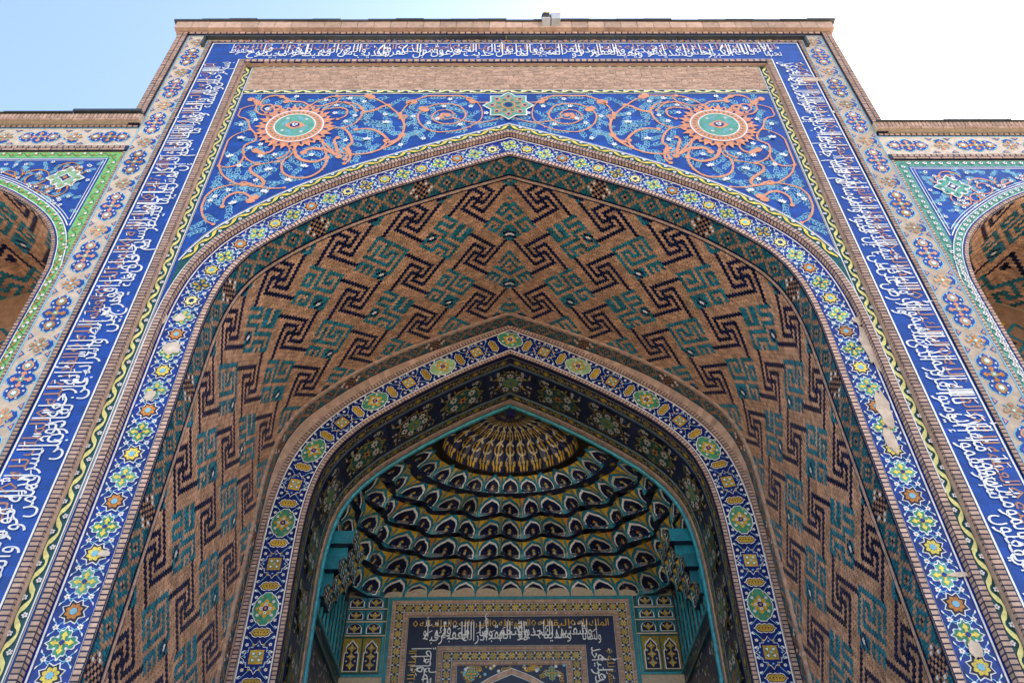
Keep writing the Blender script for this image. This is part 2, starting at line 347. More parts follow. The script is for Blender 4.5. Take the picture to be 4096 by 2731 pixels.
# ------------------------------------------------------------------ mosaic motifs (metres, x along the band, y across)
def rosette8(petal='yellow', mid='light_blue', ground='deep_navy', line='white'):
    d = Draw(); d.star((0, 0), .175, .125, 8, line, 1, .39); d.star((0, 0), .155, .108, 8, ground, 2, .39)
    for i in range(8):
        a = i*math.pi/4+.39
        d.fill([rot(p, a) for p in ((.035, 0), (.06, .03), (.088, .026), (.11, 0), (.088, -.026), (.06, -.03))], petal, 3)
    d.disc((0, 0), .045, mid, 4, 8); return d
def cross_med(petal='yellow', fillc='green', mid='blue', line='white'):
    d = Draw(); Q = [(0, .215), (12, .165), (22, .178), (31, .16), (36, .13), (45, .118), (54, .13), (59, .16), (68, .178), (78, .165)]
    def ol(k): return [(k*r*math.cos(math.radians(a+90*q)), k*r*math.sin(math.radians(a+90*q))) for q in range(4) for a, r in Q]
    d.fill(ol(1), line, 1); d.fill([(x*.885, y*.885) for x, y in ol(1)], fillc, 2)
    for q in range(4):
        a = q*math.pi/2
        d.fill([rot(p, a) for p in ((.03, .02), (.075, .014), (.085, .04), (.108, .026), (.145, 0), (.108, -.026), (.085, -.04), (.075, -.014), (.03, -.02))], petal, 3)
        d.fill([rot(p, a+.785) for p in ((.10, .02), (.125, 0), (.10, -.02), (.08, 0))], line, 3)
    d.fill([(.055, 0), (.02, .02), (0, .055), (-.02, .02), (-.055, 0), (-.02, -.02), (0, -.055), (.02, -.02)], petal, 4)
    d.fill([(.04, 0), (0, .04), (-.04, 0), (0, -.04)], mid, 5); return d
def flower_link():
    d = Draw(); d.disc((0, 0), .022, 'white', 1, 8)
    for sy in (1, -1):
        d.flower((0, sy*.155), .042, 'white', 2, 5, 'rust')
        d.stroke(smooth([(0, sy*.03), (.03, sy*.09), (.0, sy*.14)], 4), .011, 'light_blue', 1)
        for sx in (1, -1):
            d.stroke(smooth([(0, sy*.16), (sx*.05, sy*.165), (sx*.085, sy*.205)], 4), .013, 'light_blue', 1)
            d.leaf((sx*.075, sy*.195), math.atan2(sy*.5, sx), .06, .016*sx*sy, 'white', 2)
            d.stroke(smooth([(sx*.02, sy*.13), (sx*.055, sy*.10), (sx*.065, sy*.06)], 4), .010, 'light_blue', 1)
    return d
def cartouche(ground='cobalt', edge='light_blue', arm='orange', eye='mint', core='white'):
    """long lobed cartouche with a cross in its middle, about 0.96 x 0.46"""
    h = [(.48, 0), (.43, .045), (.42, .10), (.37, .125), (.34, .165), (.26, .185), (.19, .165), (.165, .125), (.125, .125), (.115, .165), (.10, .165), (.085, .205), (.045, .205), (.035, .235), (0, .235)]
    h = h+[(-x, y) for x, y in reversed(h[:-1])]; o = h+[(x, -y) for x, y in reversed(h[1:-1])]
    d = Draw(); d.fill([(x*1.045, y*1.11) for x, y in o], edge, 1); d.fill(o, ground, 2)
    pl = [(.022, .022), (.022, .11), (.055, .12), (.04, .16), (0, .185), (-.04, .16), (-.055, .12), (-.022, .11)]
    for q in range(4): d.fill([rot((x, y*(1 if q % 2 == 0 else .95)), q*math.pi/2) for x, y in pl]+[rot((-.022, .022), q*math.pi/2)], arm, 3)
    d.star((0, 0), .075, .035, 4, eye, 4, .785); d.disc((0, 0), .022, core, 5, 6)
    for sx in (1, -1):
        d.fill([(sx*x, y) for x, y in ((.19, 0), (.225, .07), (.30, .10), (.36, .075), (.42, 0), (.36, -.075), (.30, -.10), (.225, -.07))], arm, 3)
        d.disc((sx*.30, 0), .075, eye, 4, 8, .06); d.flower((sx*.30, 0), .05, core, 5, 7, None)
        for sy in (1, -1): d.flower((sx*.15, sy*.085), .024, core, 3, 5, None); d.flower((sx*.25, sy*.135), .022, core, 3, 5, None); d.flower((sx*.40, sy*.07), .02, core, 3, 5, None)
    return d
def cross_tile(ground='cobalt', edge='light_blue', arm='orange', eye='mint', core='white'):
    q = [(.05, .05), (.075, .10), (.105, .125), (.085, .16), (.10, .19), (0, .235)]
    o = []
    for i in range(4): o += [rot(p, -i*math.pi/2) for p in q]+[rot((-x, y), -(i)*math.pi/2) for x, y in reversed(q[:-1])][0:0]
    o = []
    for i in range(4):
        a = i*math.pi/2
        o += [rot(p, a) for p in ((.07, -.07), (.105, -.125), (.155, -.09), (.185, -.11), (.235, 0), (.185, .11), (.155, .09), (.105, .125))]
    d = Draw(); d.fill([(x*1.09, y*1.09) for x, y in o], edge, 1); d.fill(o, ground, 2)
    for i in range(4):
        a = i*math.pi/2
        d.fill([rot(p, a) for p in ((.02, -.022), (.09, -.022), (.10, -.05), (.14, -.045), (.17, 0), (.14, .045), (.10, .05), (.09, .022), (.02, .022))], arm, 3)
        d.disc(rot((.125, 0), a), .022, eye, 4, 6); d.disc(rot((.07, .07), a), .02, eye, 4, 6)
    d.disc((0, 0), .035, eye, 4, 8); d.disc((0, 0), .018, core, 5, 6); return d
def corner_tri(arm='orange'):
    d = Draw(); d.fill([(-.125, 0), (.125, 0), (0, .125)], 'light_blue', 1); d.fill([(-.105, .008), (.105, .008), (0, .112)], 'cobalt', 2); d.fill([(-.06, .02), (.06, .02), (0, .08)], arm, 3); return d
def vine_run(L, w=.2, pitch=.24, vine='pale_yellow', phase=0, fl='white', bud=None):
    """wavy yellow vine with white flowers in its bays; returns a Draw over u 0..L, v -w/2..w/2"""
    d = Draw(); n = max(2, int(round(L/pitch))); p = L/n; k = w/.2; pts, ws = [], []
    for i in range(n*8+1):
        u = i*p/8; ph = math.pi*u/p+phase; pts.append((u, .046*k*math.cos(ph)))
        ws.append(k*(.028+.040*max(0, abs(math.sin(ph))**2.5)+(.012 if i % 8 == 3 else 0)))
    d.stroke(pts, ws, vine, 2)
    for i in range(n+1):
        u = i*p; v = -.048*k*math.cos(math.pi*i+phase)
        if 0.03 < u < L-0.03:
            d.flower((u, v), .042*k, fl, 3, 5, 'rust' if bud is None else bud)
            d.stroke(smooth([(u-.05*k, v*.2), (u-.02*k, v*1.3), (u+.03*k, v*1.25)], 3), .008*k, 'navy', 1)
    return d
def sprig(L=.42, col='light_blue', seed=0):
    """curling spray of light-blue leaves"""
    r = random.Random(seed); d = Draw(); c = r.uniform(-.35, .35); P = [(L*t, c*L*t*t+.04*math.sin(6*t+seed)*L) for t in (0, .2, .4, .6, .8, 1)]; P = smooth(P, 3)
    d.stroke(P, [max(.006, .015*(1-i/len(P)*.6)) for i in range(len(P))], col, 1)
    for i in range(2, len(P)-1, 3):
        a = math.atan2(P[i+1][1]-P[i][1], P[i+1][0]-P[i][0])
        for sg in (1, -1):
            b = a+sg*r.uniform(.7, 1.1); l = .135*(1-.35*i/len(P))*r.uniform(.8, 1.15)
            q = [P[i], (P[i][0]+l*.55*math.cos(b), P[i][1]+l*.55*math.sin(b)), (P[i][0]+l*math.cos(b-sg*.45), P[i][1]+l*math.sin(b-sg*.45))]
            d.stroke(smooth(q, 3), [.016, .020, .024, .022, .018, .012, .004], col, 1)
    d.leaf(P[-1], math.atan2(P[-1][1]-P[-2][1], P[-1][0]-P[-2][0]), .05, .016, 'orange' if seed % 4 == 0 else col, 2); return d
def lotus(r=.075):
    d = Draw()
    for i in range(7): d.leaf((0, 0), .3+i*.42-.1, r*(1.15 if i % 2 else .9), r*.24, 'white', 2)
    d.disc((0, -.005), r*.3, 'cobalt', 3, 6); d.disc((0, -.005), r*.16, 'white', 4, 6); return d
# ================================================================== THE PORTAL
XF, XA = 0.135, 0.18
portal = tag(empty('portal', (XF, 0, 0)), 'tall tiled portal with a great pointed arch, framed by blue calligraphy bands', 'portal')
portal_inv = Matrix.Translation((-XF, 0, 0))
def part(mb, name, parent=None):
    o = mb.build(name, None); o.parent = parent or portal
    if o.parent is portal: o.matrix_parent_inverse = portal_inv
    return o
def adopt(o):
    o.parent = portal; o.matrix_parent_inverse = portal_inv; return o
# all parts are modelled in world coordinates; the portal empty only marks the base
TOPH = 20.28
def xf(d, sg): return XF+sg*d
# ---- wall body: the brick core behind everything (closed shell so that no light leaks in)
mb = MB(); z0 = -ZC
def Wz(h): return h+ZC
for sg in (1, -1):
    a, b = sorted((xf(8.33, sg), xf(8.09, sg)))
    wt = 16.02 if sg < 0 else 15.64
    mb.box(a, b, .0, 12.6, Wz(wt), Wz(TOPH), 'brick'); mb.box(a, b, .3, 12.6, 0, Wz(wt)-.002, 'brick', 'b')
mb.box(XF-8.08, XF+8.08, 12.3, 12.6, 0, Wz(TOPH), 'brick')
mb.box(XF-8.08, XF+8.08, .0, 12.3, Wz(TOPH-.12), Wz(TOPH), 'brick')
# front skin, frame ring from the outer edge to the recess
for d0, d1, h0, h1, m, y in ((8.08, 7.50, 19.86, 20.16, 'plaster', .004), (7.50, 6.36, 18.74, 19.86, 'brick', .012)):
    for sg in (1, -1):
        a, b = sorted((xf(d0, sg), xf(d1, sg))); mb.box(a, b, y, .3, 0, Wz(h1), m, 'b')
    mb.box(xf(d1, -1), xf(d1, 1), y, .3, Wz(h0), Wz(h1), m, 'lr')
body = part(mb, 'wall_body')
# ---- outer edge moulding of dark-jointed bricks (two courses wide)
mb = MB()
for sg in (1, -1):
    a, b = sorted((xf(8.345, sg), xf(8.10, sg))); mb.box(a, b, -.046, .0, Wz(16.02 if sg < 0 else 15.64), Wz(TOPH), 'navy')
mb.box(XF-8.10, XF+8.10, -.046, .0, Wz(20.17), Wz(TOPH), 'navy')
edge = part(mb, 'edge_moulding')
for sg in (1, -1):
    for dd in (8.285, 8.165):
        lay_line('moulding_brick', edge, (xf(dd, sg), 16.03 if sg < 0 else 15.65), (xf(dd, sg), TOPH-.02), .108, .052, .0, .0746, .74)
lay_line('moulding_brick', edge, (XF-8.08, 20.225), (XF+8.08, 20.225), .10, .052, .0, .16, .8)
# ---- cornice and roof flashing
mb = MB(); n = 40
for i in range(n):
    x0, x1 = XF-8.44+i*16.88/n, XF-8.44+(i+1)*16.88/n; mb.box(x0, x1-.012, -.16, .3, Wz(20.285), Wz(20.60)+random.uniform(-.004, .004), 'brick')
mb.box(XF-8.40, XF+8.40, -.13, .28, Wz(20.29), Wz(20.59), 'mortar')
cornice = part(mb, 'cornice')
mb = MB()
for i in range(24):
    x0, x1 = XF-8.52+i*17.04/24, XF-8.52+(i+1)*17.04/24; dz = .018*math.sin(i*.9)+random.uniform(-.006, .006)
    mb.box(x0, x1+.01, -.20-.01*(i % 3), .6, Wz(20.605)+dz, Wz(20.665)+dz+(.002*(i % 2)), 'flashing')
flash = part(mb, 'roof_flashing')
# ---- drip ledge above the calligraphy
mb = MB()
for i in range(10):
    x0, x1 = XF-7.62+i*15.24/10, XF-7.62+(i+1)*15.24/10; mb.box(x0, x1-.008, -.115, .0, Wz(19.93)+random.uniform(-.006, .006), Wz(19.97), 'flashing')
for sg in (1, -1):
    a, b = sorted((xf(7.62, sg), xf(7.56, sg))); mb.box(a, b, -.10, .0, Wz(19.55), Wz(19.925), 'flashing')
ledge = part(mb, 'drip_ledge')
# ---- geometric band (outermost)
mb = MB()
for sg in (1, -1):
    for d0 in (8.075, 7.525):
        a, b = sorted((xf(d0, sg), xf(d0-.022, sg))); mb.box(a, b, -.006, .003, 0, Wz(20.14), 'light_blue', 'b')
mb.box(XF-8.05, XF+8.05, -.006, .003, Wz(20.12), Wz(20.14), 'light_blue')
geom = part(mb, 'geometric_band')
M_CART = [cartouche(arm=a, eye=e).mesh('cartouche') for a, e in (('orange', 'mint'), ('amber', 'mint'), ('orange', 'sea_green'))]
M_CROSS = [cross_tile(arm=a, eye=e).mesh('cross_tile') for a, e in (('orange', 'mint'), ('amber', 'light_blue'), ('rust', 'mint'))]
M_TRI = corner_tri().mesh('corner_triangle')
def geom_run(parent, x0, h0, dirv, n, Y=.004, w=.55, start=0, flag=0):
    a = math.atan2(dirv[1], dirv[0]); nx, nh = -dirv[1], dirv[0]
    for i in range(n):
        x, h = x0+dirv[0]*.745*i, h0+dirv[1]*.745*i
        me = (M_CROSS if (i+start) % 2 == 0 else M_CART)[(i//2+flag) % 3]
        link('cross_tile' if (i+start) % 2 == 0 else 'cartouche', me, parent, facing(x, Y, h, a, .96 if (i+start) % 2 else 1.0))
        for s1 in (1, -1):                      # corner triangles between cross and cartouche
            if (i+start) % 2 == 0:
                for s2 in (1, -1):
                    link('corner_triangle', M_TRI, parent, facing(x+dirv[0]*s2*.20+nx*s1*w*.45, Y, h+dirv[1]*s2*.20+nh*s1*w*.45, a+(math.pi if s1 > 0 else 0), .78))
for sg in (1, -1): geom_run(geom, xf(7.785, sg), 19.82, (0, -1), 24, start=0, flag=0 if sg > 0 else 1)
geom_run(geom, XF-6.7, 20.02, (1, 0), 19, start=0, w=.3)
# ---- brick moulding between geometric band and calligraphy
mb = MB()
for sg in (1, -1):
    a, b = sorted((xf(7.50, sg), xf(7.40, sg))); mb.box(a, b, -.018, .012, 0, Wz(19.86), 'navy', 'b')
mb.box(XF-7.40, XF+7.40, -.018, .012, Wz(19.78), Wz(19.86), 'navy')
mo1 = part(mb, 'brick_moulding')
for sg in (1, -1): lay_line('moulding_brick', mo1, (xf(7.452, sg), 2.6), (xf(7.452, sg), 19.86), .085, .03, .006, .0746, .74)
lay_line('moulding_brick', mo1, (XF-7.4, 19.82), (XF+7.4, 19.82), .075, .03, .006, .16, .76)
# ---- calligraphy band: cobalt ground, white lines, white thuluth over rust kufic
YC = 0.0
mb = MB()
for sg in (1, -1):
    a, b = sorted((xf(7.395, sg), xf(6.505, sg))); mb.box(a, b, YC, .011, 0, Wz(19.78), 'cobalt', 'b')
mb.box(xf(6.505, -1), xf(6.505, 1), YC, .011, Wz(18.885), Wz(19.78), 'cobalt', 'lr')
cal = part(mb, 'inscription_band')
dl = Draw()
for d0, hh in ((7.36, 19.745), (6.545, 18.925)):
    dl.stroke([(xf(d0, -1), -1.6), (xf(d0, -1), hh)], .028, 'white', 1); dl.stroke([(xf(d0, 1), -1.6), (xf(d0, 1), hh)], .028, 'white', 1)
    dl.stroke([(xf(d0, -1)-.014, hh), (xf(d0, 1)+.014, hh)], .028, 'white', 2)
part(dl.to(MB(), wall(YC)), 'border_line', cal)
RL = 20.4
def text_map(side):
    if side == 'r': return lambda u, v, l: (xf(6.545, 1)+v, YC-l, 18.75-u+ZC)          # u measured downwards from the corner
    if side == 'l': return lambda u, v, l: (xf(6.545, -1)-v, YC-l, 18.75-(RL-u)+ZC)
    return lambda u, v, l: (u, YC-l, 18.925+v+ZC)
part(run_text(S85a, RL, 0, .15, .46, .76, 'white', 4).to(MB(), text_map('r')), 'lettering', cal)
part(run_text(S86, RL, 0, .15, .46, .76, 'white', 4).to(MB(), text_map('l')), 'lettering', cal)
part(run_text(S85b, 13.6, XF-6.8, .15, .44, .76, 'white', 4).to(MB(), text_map('t')), 'lettering', cal)
for sd_ in 'rl': part(run_kufic(RL, 0, .46, .77, 'rust', 2).to(MB(), text_map(sd_)), 'kufic_lettering', cal)
part(run_kufic(13.6, XF-6.8, .46, .77, 'rust', 2).to(MB(), text_map('t')), 'kufic_lettering', cal)
# a lost tile in the right band
pm = MB(); px_ = plane_px(3245, 318, 0); pm.box(px_[0]-.22, px_[0]+.24, -.022, .0, Wz(px_[1]-.11), Wz(px_[1]+.05), 'plaster'); part(pm, 'repair_patch', cal)
# ---- moulding around the recess
mb = MB()
for sg in (1, -1):
    a, b = sorted((xf(6.505, sg), xf(6.375, sg))); mb.box(a, b, -.035, .11, 0, Wz(18.885), 'navy', 'b')
mb.box(XF-6.375, XF+6.375, -.035, .11, Wz(18.765), Wz(18.885), 'navy', 'lr')
mo2 = part(mb, 'brick_moulding')
for sg in (1, -1): lay_line('moulding_brick', mo2, (xf(6.435, sg), 2.6), (xf(6.438, sg), 18.885), .124, .04, -.002, .0746, .74)
lay_line('moulding_brick', mo2, (XF-6.37, 18.82), (XF+6.37, 18.825), .115, .04, -.002, .15, .76)
for sg in (1, -1): lay_line('moulding_brick', mo2, (xf(6.372, sg), 2.6), (xf(6.3745, sg), 18.76), .012, .125, .092, .0746, .74)
# ================================================================== arch profiles
PA = [(0,14.71),(1.0,14.25),(1.87,13.82),(2.73,13.36),(3.47,12.87),(4.1,12.34),(4.66,11.75),(4.93,11.3),(5.08,10.87),(5.165,10.4),(5.205,9.9),(5.215,9.4),(5.215,8.5),(5.215,7.0),(5.215,5.4),(5.215,3.85),(5.21,-1.62)]
A = Half([(x*1.02, h*1.02 if h > 0 else h) for x, h in PA])
PCC = [(0,13.94),(.74,13.56),(1.48,13.13),(2.1,12.73),(2.66,12.33),(3.3,11.82),(3.8,11.27),(4.1,10.76),(4.28,10.15),(4.37,9.4),(4.39,8.55),(4.38,7.2),(4.37,5.85),(4.35,-1.62)]
C = Half(PCC); XC = 0.20
Y2, Y3, Y4 = 5.27, 7.30, 11.0
# ---- spandrel plane (recess) Y = .1
YS = 0.10
def arch_poly(H, d, XA_):
    q = H.off(d); return [(XA_+p[0], p[1]) for p in q], [(XA_-p[0], p[1]) for p in q]
r_, l_ = arch_poly(A, .80, XA)
outl = [(XF-6.40, -1.6), (XF-6.40, 18.86), (XF+6.40, 18.86), (XF+6.40, -1.6)]+list(reversed(r_))+l_[1:]
mb = MB(); dd = Draw(); dd.fill(outl, 'cobalt', 0); dd.to(mb, wall(YS))
spandrel = part(mb, 'spandrel_panel')
def sweep(mb, H, d, XA_, y0, y1, m, hmin=-1.6):
    q = H.off(d); q = q[q[:, 1] >= hmin-.3]
    for sg in (1, -1): mb.strip([(XA_+sg*p[0], y0, p[1]+ZC) for p in q], [(XA_+sg*p[0], y1, p[1]+ZC) for p in q], m)
# ---- scroll border of the recess: vine bands around the plain brick panel and down both sides
mb = MB(); d = Draw()
for sg in (1, -1):
    x0, x1 = sorted((xf(6.19, sg), xf(6.405, sg))); d.fill([(x0, -1.6), (x1, -1.6), (x1, 18.86), (x0, 18.86)], 'dark_green', 1)
    for q in (6.19, 6.385): d.stroke([(xf(q, sg), -1.6), (xf(q, sg), 18.85 if q > 6.3 else 18.69)], .02, 'white', 3)
    d.stroke([(xf(6.165, sg), -1.6), (xf(6.165, sg), 17.47)], .014, 'dull_white', 2)
for h0, h1 in ((18.69, 18.86), (17.485, 17.655)):
    d.fill([(XF-6.19, h0), (XF+6.19, h0), (XF+6.19, h1), (XF-6.19, h1)], 'dark_green', 1)
    d.stroke([(XF-6.19, h0), (XF+6.19, h0)], .018, 'white', 3); d.stroke([(XF-6.19, h1-.01), (XF+6.19, h1-.01)], .018, 'white', 3)
scroll = part(d.to(mb, wall(YS)), 'scroll_border')
for sg in (1, -1):
    v = vine_run(20.2, .20, .24); part(v.to(MB(), lambda u, w_, l, sg=sg: (xf(6.29, sg)+sg*w_, YS-.008-l, -1.5+u+ZC)), 'vine', scroll)
for h, ph in ((18.775, 0), (17.57, 1.0)):
    v = vine_run(12.3, .165, .24, phase=ph); part(v.to(MB(), lambda u, w_, l, h=h: (XF-6.15+u, YS-.008-l, h+w_+ZC)), 'vine', scroll)
# ---- plain brick panel
mb = MB(); d = Draw(); d.fill([(XF-6.18, 17.66), (XF+6.18, 17.66), (XF+6.18, 18.685), (XF-6.18, 18.685)], 'mortar', 1); pan = part(d.to(mb, wall(YS)), 'brick_panel')
rows = 15
for j in range(rows):
    hh = 17.672+(j+.5)*1.0/rows; x = -6.15+random.uniform(0, .1)
    while x < 6.1:
        L = random.choice((.24, .25, .26, .12)); L = min(L, 6.16-x)
        if L > .05: brick('panel_brick', pan, (XF+x+L/2, YS-.012+random.uniform(-.004, .003), hh+ZC), (1, 0, 0), (0, 0, 1), (0, -1, 0), (L-.008, 1.0/rows-.008, .016))
        x += L
# ---- scroll border following the arch
AS = A.offc(.965); s_m = next(s for s in AS.s if AS.at(s)[0] > 6.02)
mb = MB(); d0_, d1_ = A.off(.86), A.off(1.07)
for sg in (1, -1):
    q = [i for i in range(len(A.s)) if i/len(A.s)*A.L < s_m+.5]
    n = len(q)
    mb.strip([(XA+sg*d0_[i][0], YS-.011, d0_[i][1]+ZC) for i in range(n)], [(XA+sg*min(d1_[i][0], 6.14), YS-.011, d1_[i][1]+ZC) for i in range(n)], 'dark_green')
    D = Draw(); D.stroke([(sg*p[0]+XA, p[1]) for p in A.off(1.07)[:n] if p[0] < 6.15], .022, 'white', 2); D.stroke([(sg*p[0]+XA, p[1]) for p in A.off(.865)[:n+40]], .022, 'white', 2)
    D.stroke([(sg*p[0]+XA, p[1]) for p in A.off(1.10)[:n] if p[0] < 6.12], .012, 'dull_white', 2)
    D.to(mb, wall(YS-.008))
ascroll = part(mb, 'arch_scroll_border')
for sg in (1, -1):
    v = vine_run(s_m, .19, .24, vine='yellow'); part(v.to(MB(), lambda u, w_, l, f=hmap(AS, XA, YS-.020, sg): f(u, w_, l)), 'vine', ascroll)
# ---- spandrel ornament, traced from the photograph on the left half and mirrored
def trA(p): return plane_px(700+p[0]/1.8667, 360+p[1]/1.8667, YS)
def trB(p): return plane_px(1380+p[0]/1.8667, 340+p[1]/1.8667, YS)
CUR = [('a', [(640,110),(560,125),(500,145),(470,180),(485,207),(520,215),(548,240),(560,285),(600,330),(607,362),(588,390),(530,412),(510,450),(520,500),(570,540),(640,555),(720,545),(775,538)], 9),
 ('a', [(620,556),(575,575),(562,600),(590,632),(645,665),(662,700),(640,722),(590,720),(550,700),(505,712)], 14),
 ('a', [(556,300),(450,340),(385,395),(340,480),(330,560),(355,635),(430,690),(500,714),(545,705),(520,690),(490,705)], 9),
 ('a', [(330,572),(400,580),(470,560),(508,515),(515,470)], 9),
 ('a', [(500,706),(400,716),(300,745),(235,795),(203,860),(205,930),(240,985),(300,1010)], 9),
 ('a', [(355,875),(375,815),(440,775),(510,772),(560,800),(580,830)], 12), ('a', [(600,805),(575,815),(560,830)], 22),
 ('a', [(893,415),(895,450),(905,490),(945,525),(1040,540),(1135,510)], 16),
 ('a', [(890,450),(860,495),(815,525),(796,580),(815,628),(890,658),(990,655),(1075,615),(1125,555),(1132,500),(1115,440),(1095,385)], 11),
 ('a', [(960,470),(1000,445),(1060,440),(1130,452),(1190,480),(1225,500)], 20), ('a', [(1095,380),(1150,435),(1210,492),(1205,430),(1190,380),(1215,360)], 13),
 ('a', [(500,712),(600,724),(700,736),(800,736),(870,720)], 8),
 ('a', [(645,120),(655,80),(715,50),(795,52),(850,85),(900,92),(955,95),(1000,118),(1035,138)], 11), ('a', [(800,55),(840,75),(830,92)], 18),
 ('a', [(575,80),(612,105),(604,150),(640,186),(715,188),(745,165),(725,118),(670,118),(645,150),(680,175)], 10), ('a', [(700,150),(740,125),(790,130),(770,150)], 14), ('a', [(570,75),(600,85),(620,100)], 22),
 ('a', [(975,145),(1050,98),(1150,58),(1255,40),(1200,95),(1110,150)], 8), ('a', [(1010,118),(1100,122),(1200,96),(1300,108),(1360,160)], 9),
 ('a', [(1110,152),(1180,140),(1250,138),(1288,160),(1270,200),(1215,222)], 9), ('a', [(1170,290),(1250,290),(1305,335),(1322,400),(1290,425),(1310,480),(1300,530),(1265,552)], 12),
 ('a', [(735,405),(740,440),(700,470),(640,480),(600,465)], 10), ('a', [(650,480),(625,462),(600,455)], 20), ('a', [(860,440),(840,480),(800,505),(770,515)], 8),
 ('b', [(-60,85),(0,72),(100,72),(180,90),(260,122),(340,172),(410,232),(440,290),(436,350),(400,410),(330,455),(220,500),(120,520),(0,515),(-60,490)], 11),
 ('b', [(80,336),(170,331),(250,352),(308,400),(310,430),(285,470)], 13), ('b', [(310,420),(340,430),(390,415),(425,380)], 20), ('b', [(0,322),(80,286),(130,220),(128,180),(80,146),(0,132)], 10),
 ('b', [(128,180),(150,205),(220,192),(280,165),(330,155)], 14), ('b', [(415,255),(400,235),(415,222),(430,240),(450,228),(455,245),(435,268)], 10),
 ('b', [(415,215),(460,160),(520,120),(620,86),(720,72),(830,80),(900,96),(980,130),(1060,135)], 10),
 ('b', [(920,100),(990,140),(1022,190),(1020,250),(980,290),(900,326),(820,346),(700,355),(620,335),(560,290),(545,230),(590,185),(680,150),(780,145),(860,165),(900,220),(880,262),(820,290),(740,295),(670,270),(652,240),(690,200),(760,190),(812,215),(800,250),(750,260),(722,240)], 8),
 ('b', [(715,245),(730,222),(765,228)], 20), ('b', [(580,180),(600,190)], 24), ('b', [(1170,245),(1050,280),(930,280),(815,250)], 7), ('b', [(485,135),(510,130)], 26), ('b', [(175,85),(195,95)], 26), ('b', [(930,110),(955,130)], 22), ('b', [(0,560),(20,510),(0,480)], 12)]
FLW = [('a', p) for p in ((605,228),(690,147),(495,265),(560,437),(640,412),(480,570),(640,500),(745,488),(605,680),(1020,490),(1130,82),(1205,120),(1195,178),(1305,70),(1275,240),(1275,380),(400,752),(300,800),(265,830),(910,55))]+[('b', p) for p in ((145,130),(75,235),(785,112),(740,165),(940,165),(1055,215),(510,240),(690,258),(625,290),(860,300),(585,405),(415,452),(300,225),(40,105))]
LOT = [('a', p) for p in ((490,370),(415,505),(700,605),(840,685),(660,770),(960,580),(435,855))]+[('b', p) for p in ((305,290),(165,415))]
tr = {'a': trA, 'b': trB}
mc = plane_px(700+897/1.8667, 360+278/1.8667, YS)
bound = A.offc(1.16)
def inside(x, h):                               # within the left half of the blue field
    ax = XA-x
    if x < XF-6.08 or h > 17.40 or x > XF-.06: return False
    hh = np.interp(ax, bound.P[:, 0], bound.P[:, 1]) if ax < bound.P[:, 0].max() else -9
    return h > hh+.06
arab = Draw()
for c, pts, wd in CUR:
    P = smooth([tr[c](p) for p in pts], 5); n = len(P); w0 = wd/1.8667*0.0056*1.3
    P2 = [p for p in P if inside(*p)]
    n = len(P2)
    if n > 2: arab.stroke(P2, [w0*(.55+.75*math.sin(math.pi*min(1, max(0.05, i/n)))**.7) for i in range(n)], 'orange', 3)
    if n > 2:
        for e in (P2[0], P2[-1]): arab.disc(e, w0*.9+.012, 'orange', 3, 7)
        for i in range(10, n-4, 13):            # small buds and thorns along the stems
            a = math.atan2(P2[i+1][1]-P2[i][1], P2[i+1][0]-P2[i][0])+(1.0 if i % 2 else -1.0); arab.leaf(P2[i], a, .07, .022, 'orange', 3)
blossom = Draw(); spray = Draw()
rr = random.Random(3); fpts = [tr[c](p) for c, p in FLW]; lpts = [tr[c](p) for c, p in LOT]
for k, p in enumerate(fpts):
    if not inside(*p): continue
    blossom.flower(p, .062, 'white', 5, 5, 'cobalt', rr.random()); blossom.disc(p, .013, 'white', 7, 5)
for p in lpts:
    o = lotus(.11); blossom.place(o, p[0], p[1], rr.uniform(-.5, .5), 1, lay=3)
occ = []
def free(p, r): return all((p[0]-q[0])**2+(p[1]-q[1])**2 > r*r for q in occ)
k = 0
for p in fpts+lpts+[None]*900:
    src = p is not None
    if not src: p = (rr.uniform(XF-6.1, XF-.1), rr.uniform(11.6, 17.4))
    if not inside(*p) or math.hypot(p[0]-mc[0], p[1]-mc[1]) < .92 or math.hypot(p[0]-XF, p[1]-16.92) < .62: continue
    for t in range(3 if src else 1):
        a = rr.uniform(0, 6.28); L = rr.uniform(.32, .5); mid = (p[0]+L*.5*math.cos(a), p[1]+L*.5*math.sin(a)); e = (p[0]+L*math.cos(a), p[1]+L*math.sin(a))
        if inside(*e) and inside(*mid) and free(mid, .17) and math.hypot(e[0]-mc[0], e[1]-mc[1]) > .9 and math.hypot(e[0]-XF, e[1]-16.92) > .62:
            occ.append(mid); spray.place(sprig(L, 'light_blue', k), p[0], p[1], a, 1, fx=1); k += 1
med = Draw()
med.star((0, 0), .86, .78, 36, 'orange', 5)
for i in range(18):
    a = i*math.pi/9
    med.fill([rot(q, a) for q in ((.70, -.035), (.80, -.05), (.93, 0), (.80, .05), (.70, .035))], 'orange', 6); med.leaf(rot((.66, 0), a+.17), a+.17, .12, .03, 'blue', 8); med.leaf(rot((.66, 0), a+.17), a+.17, .12, -.03, 'blue', 8)
med.disc((0, 0), .655, 'white', 9, 40); med.disc((0, 0), .622, 'orange', 10, 40)
for i in range(32): med.leaf(rot((.505, 0), i*math.pi/16), i*math.pi/16, .085, .02, 'green', 11); med.leaf(rot((.505, 0), i*math.pi/16), i*math.pi/16, .085, -.02, 'green', 11)
med.disc((0, 0), .475, 'white', 12, 36); med.disc((0, 0), .445, 'sea_green', 13, 36)
med.fill(smooth([(-.22, 0), (-.13, .10), (-.02, .16), (.10, .11), (.24, -.02), (.10, -.12), (-.02, -.16), (-.14, -.10)], 4, True), 'orange', 14)
med.disc((0, 0), .115, 'blue', 15, 14, .10); med.flower((0, .01), .075, 'white', 16, 3, 'blue')
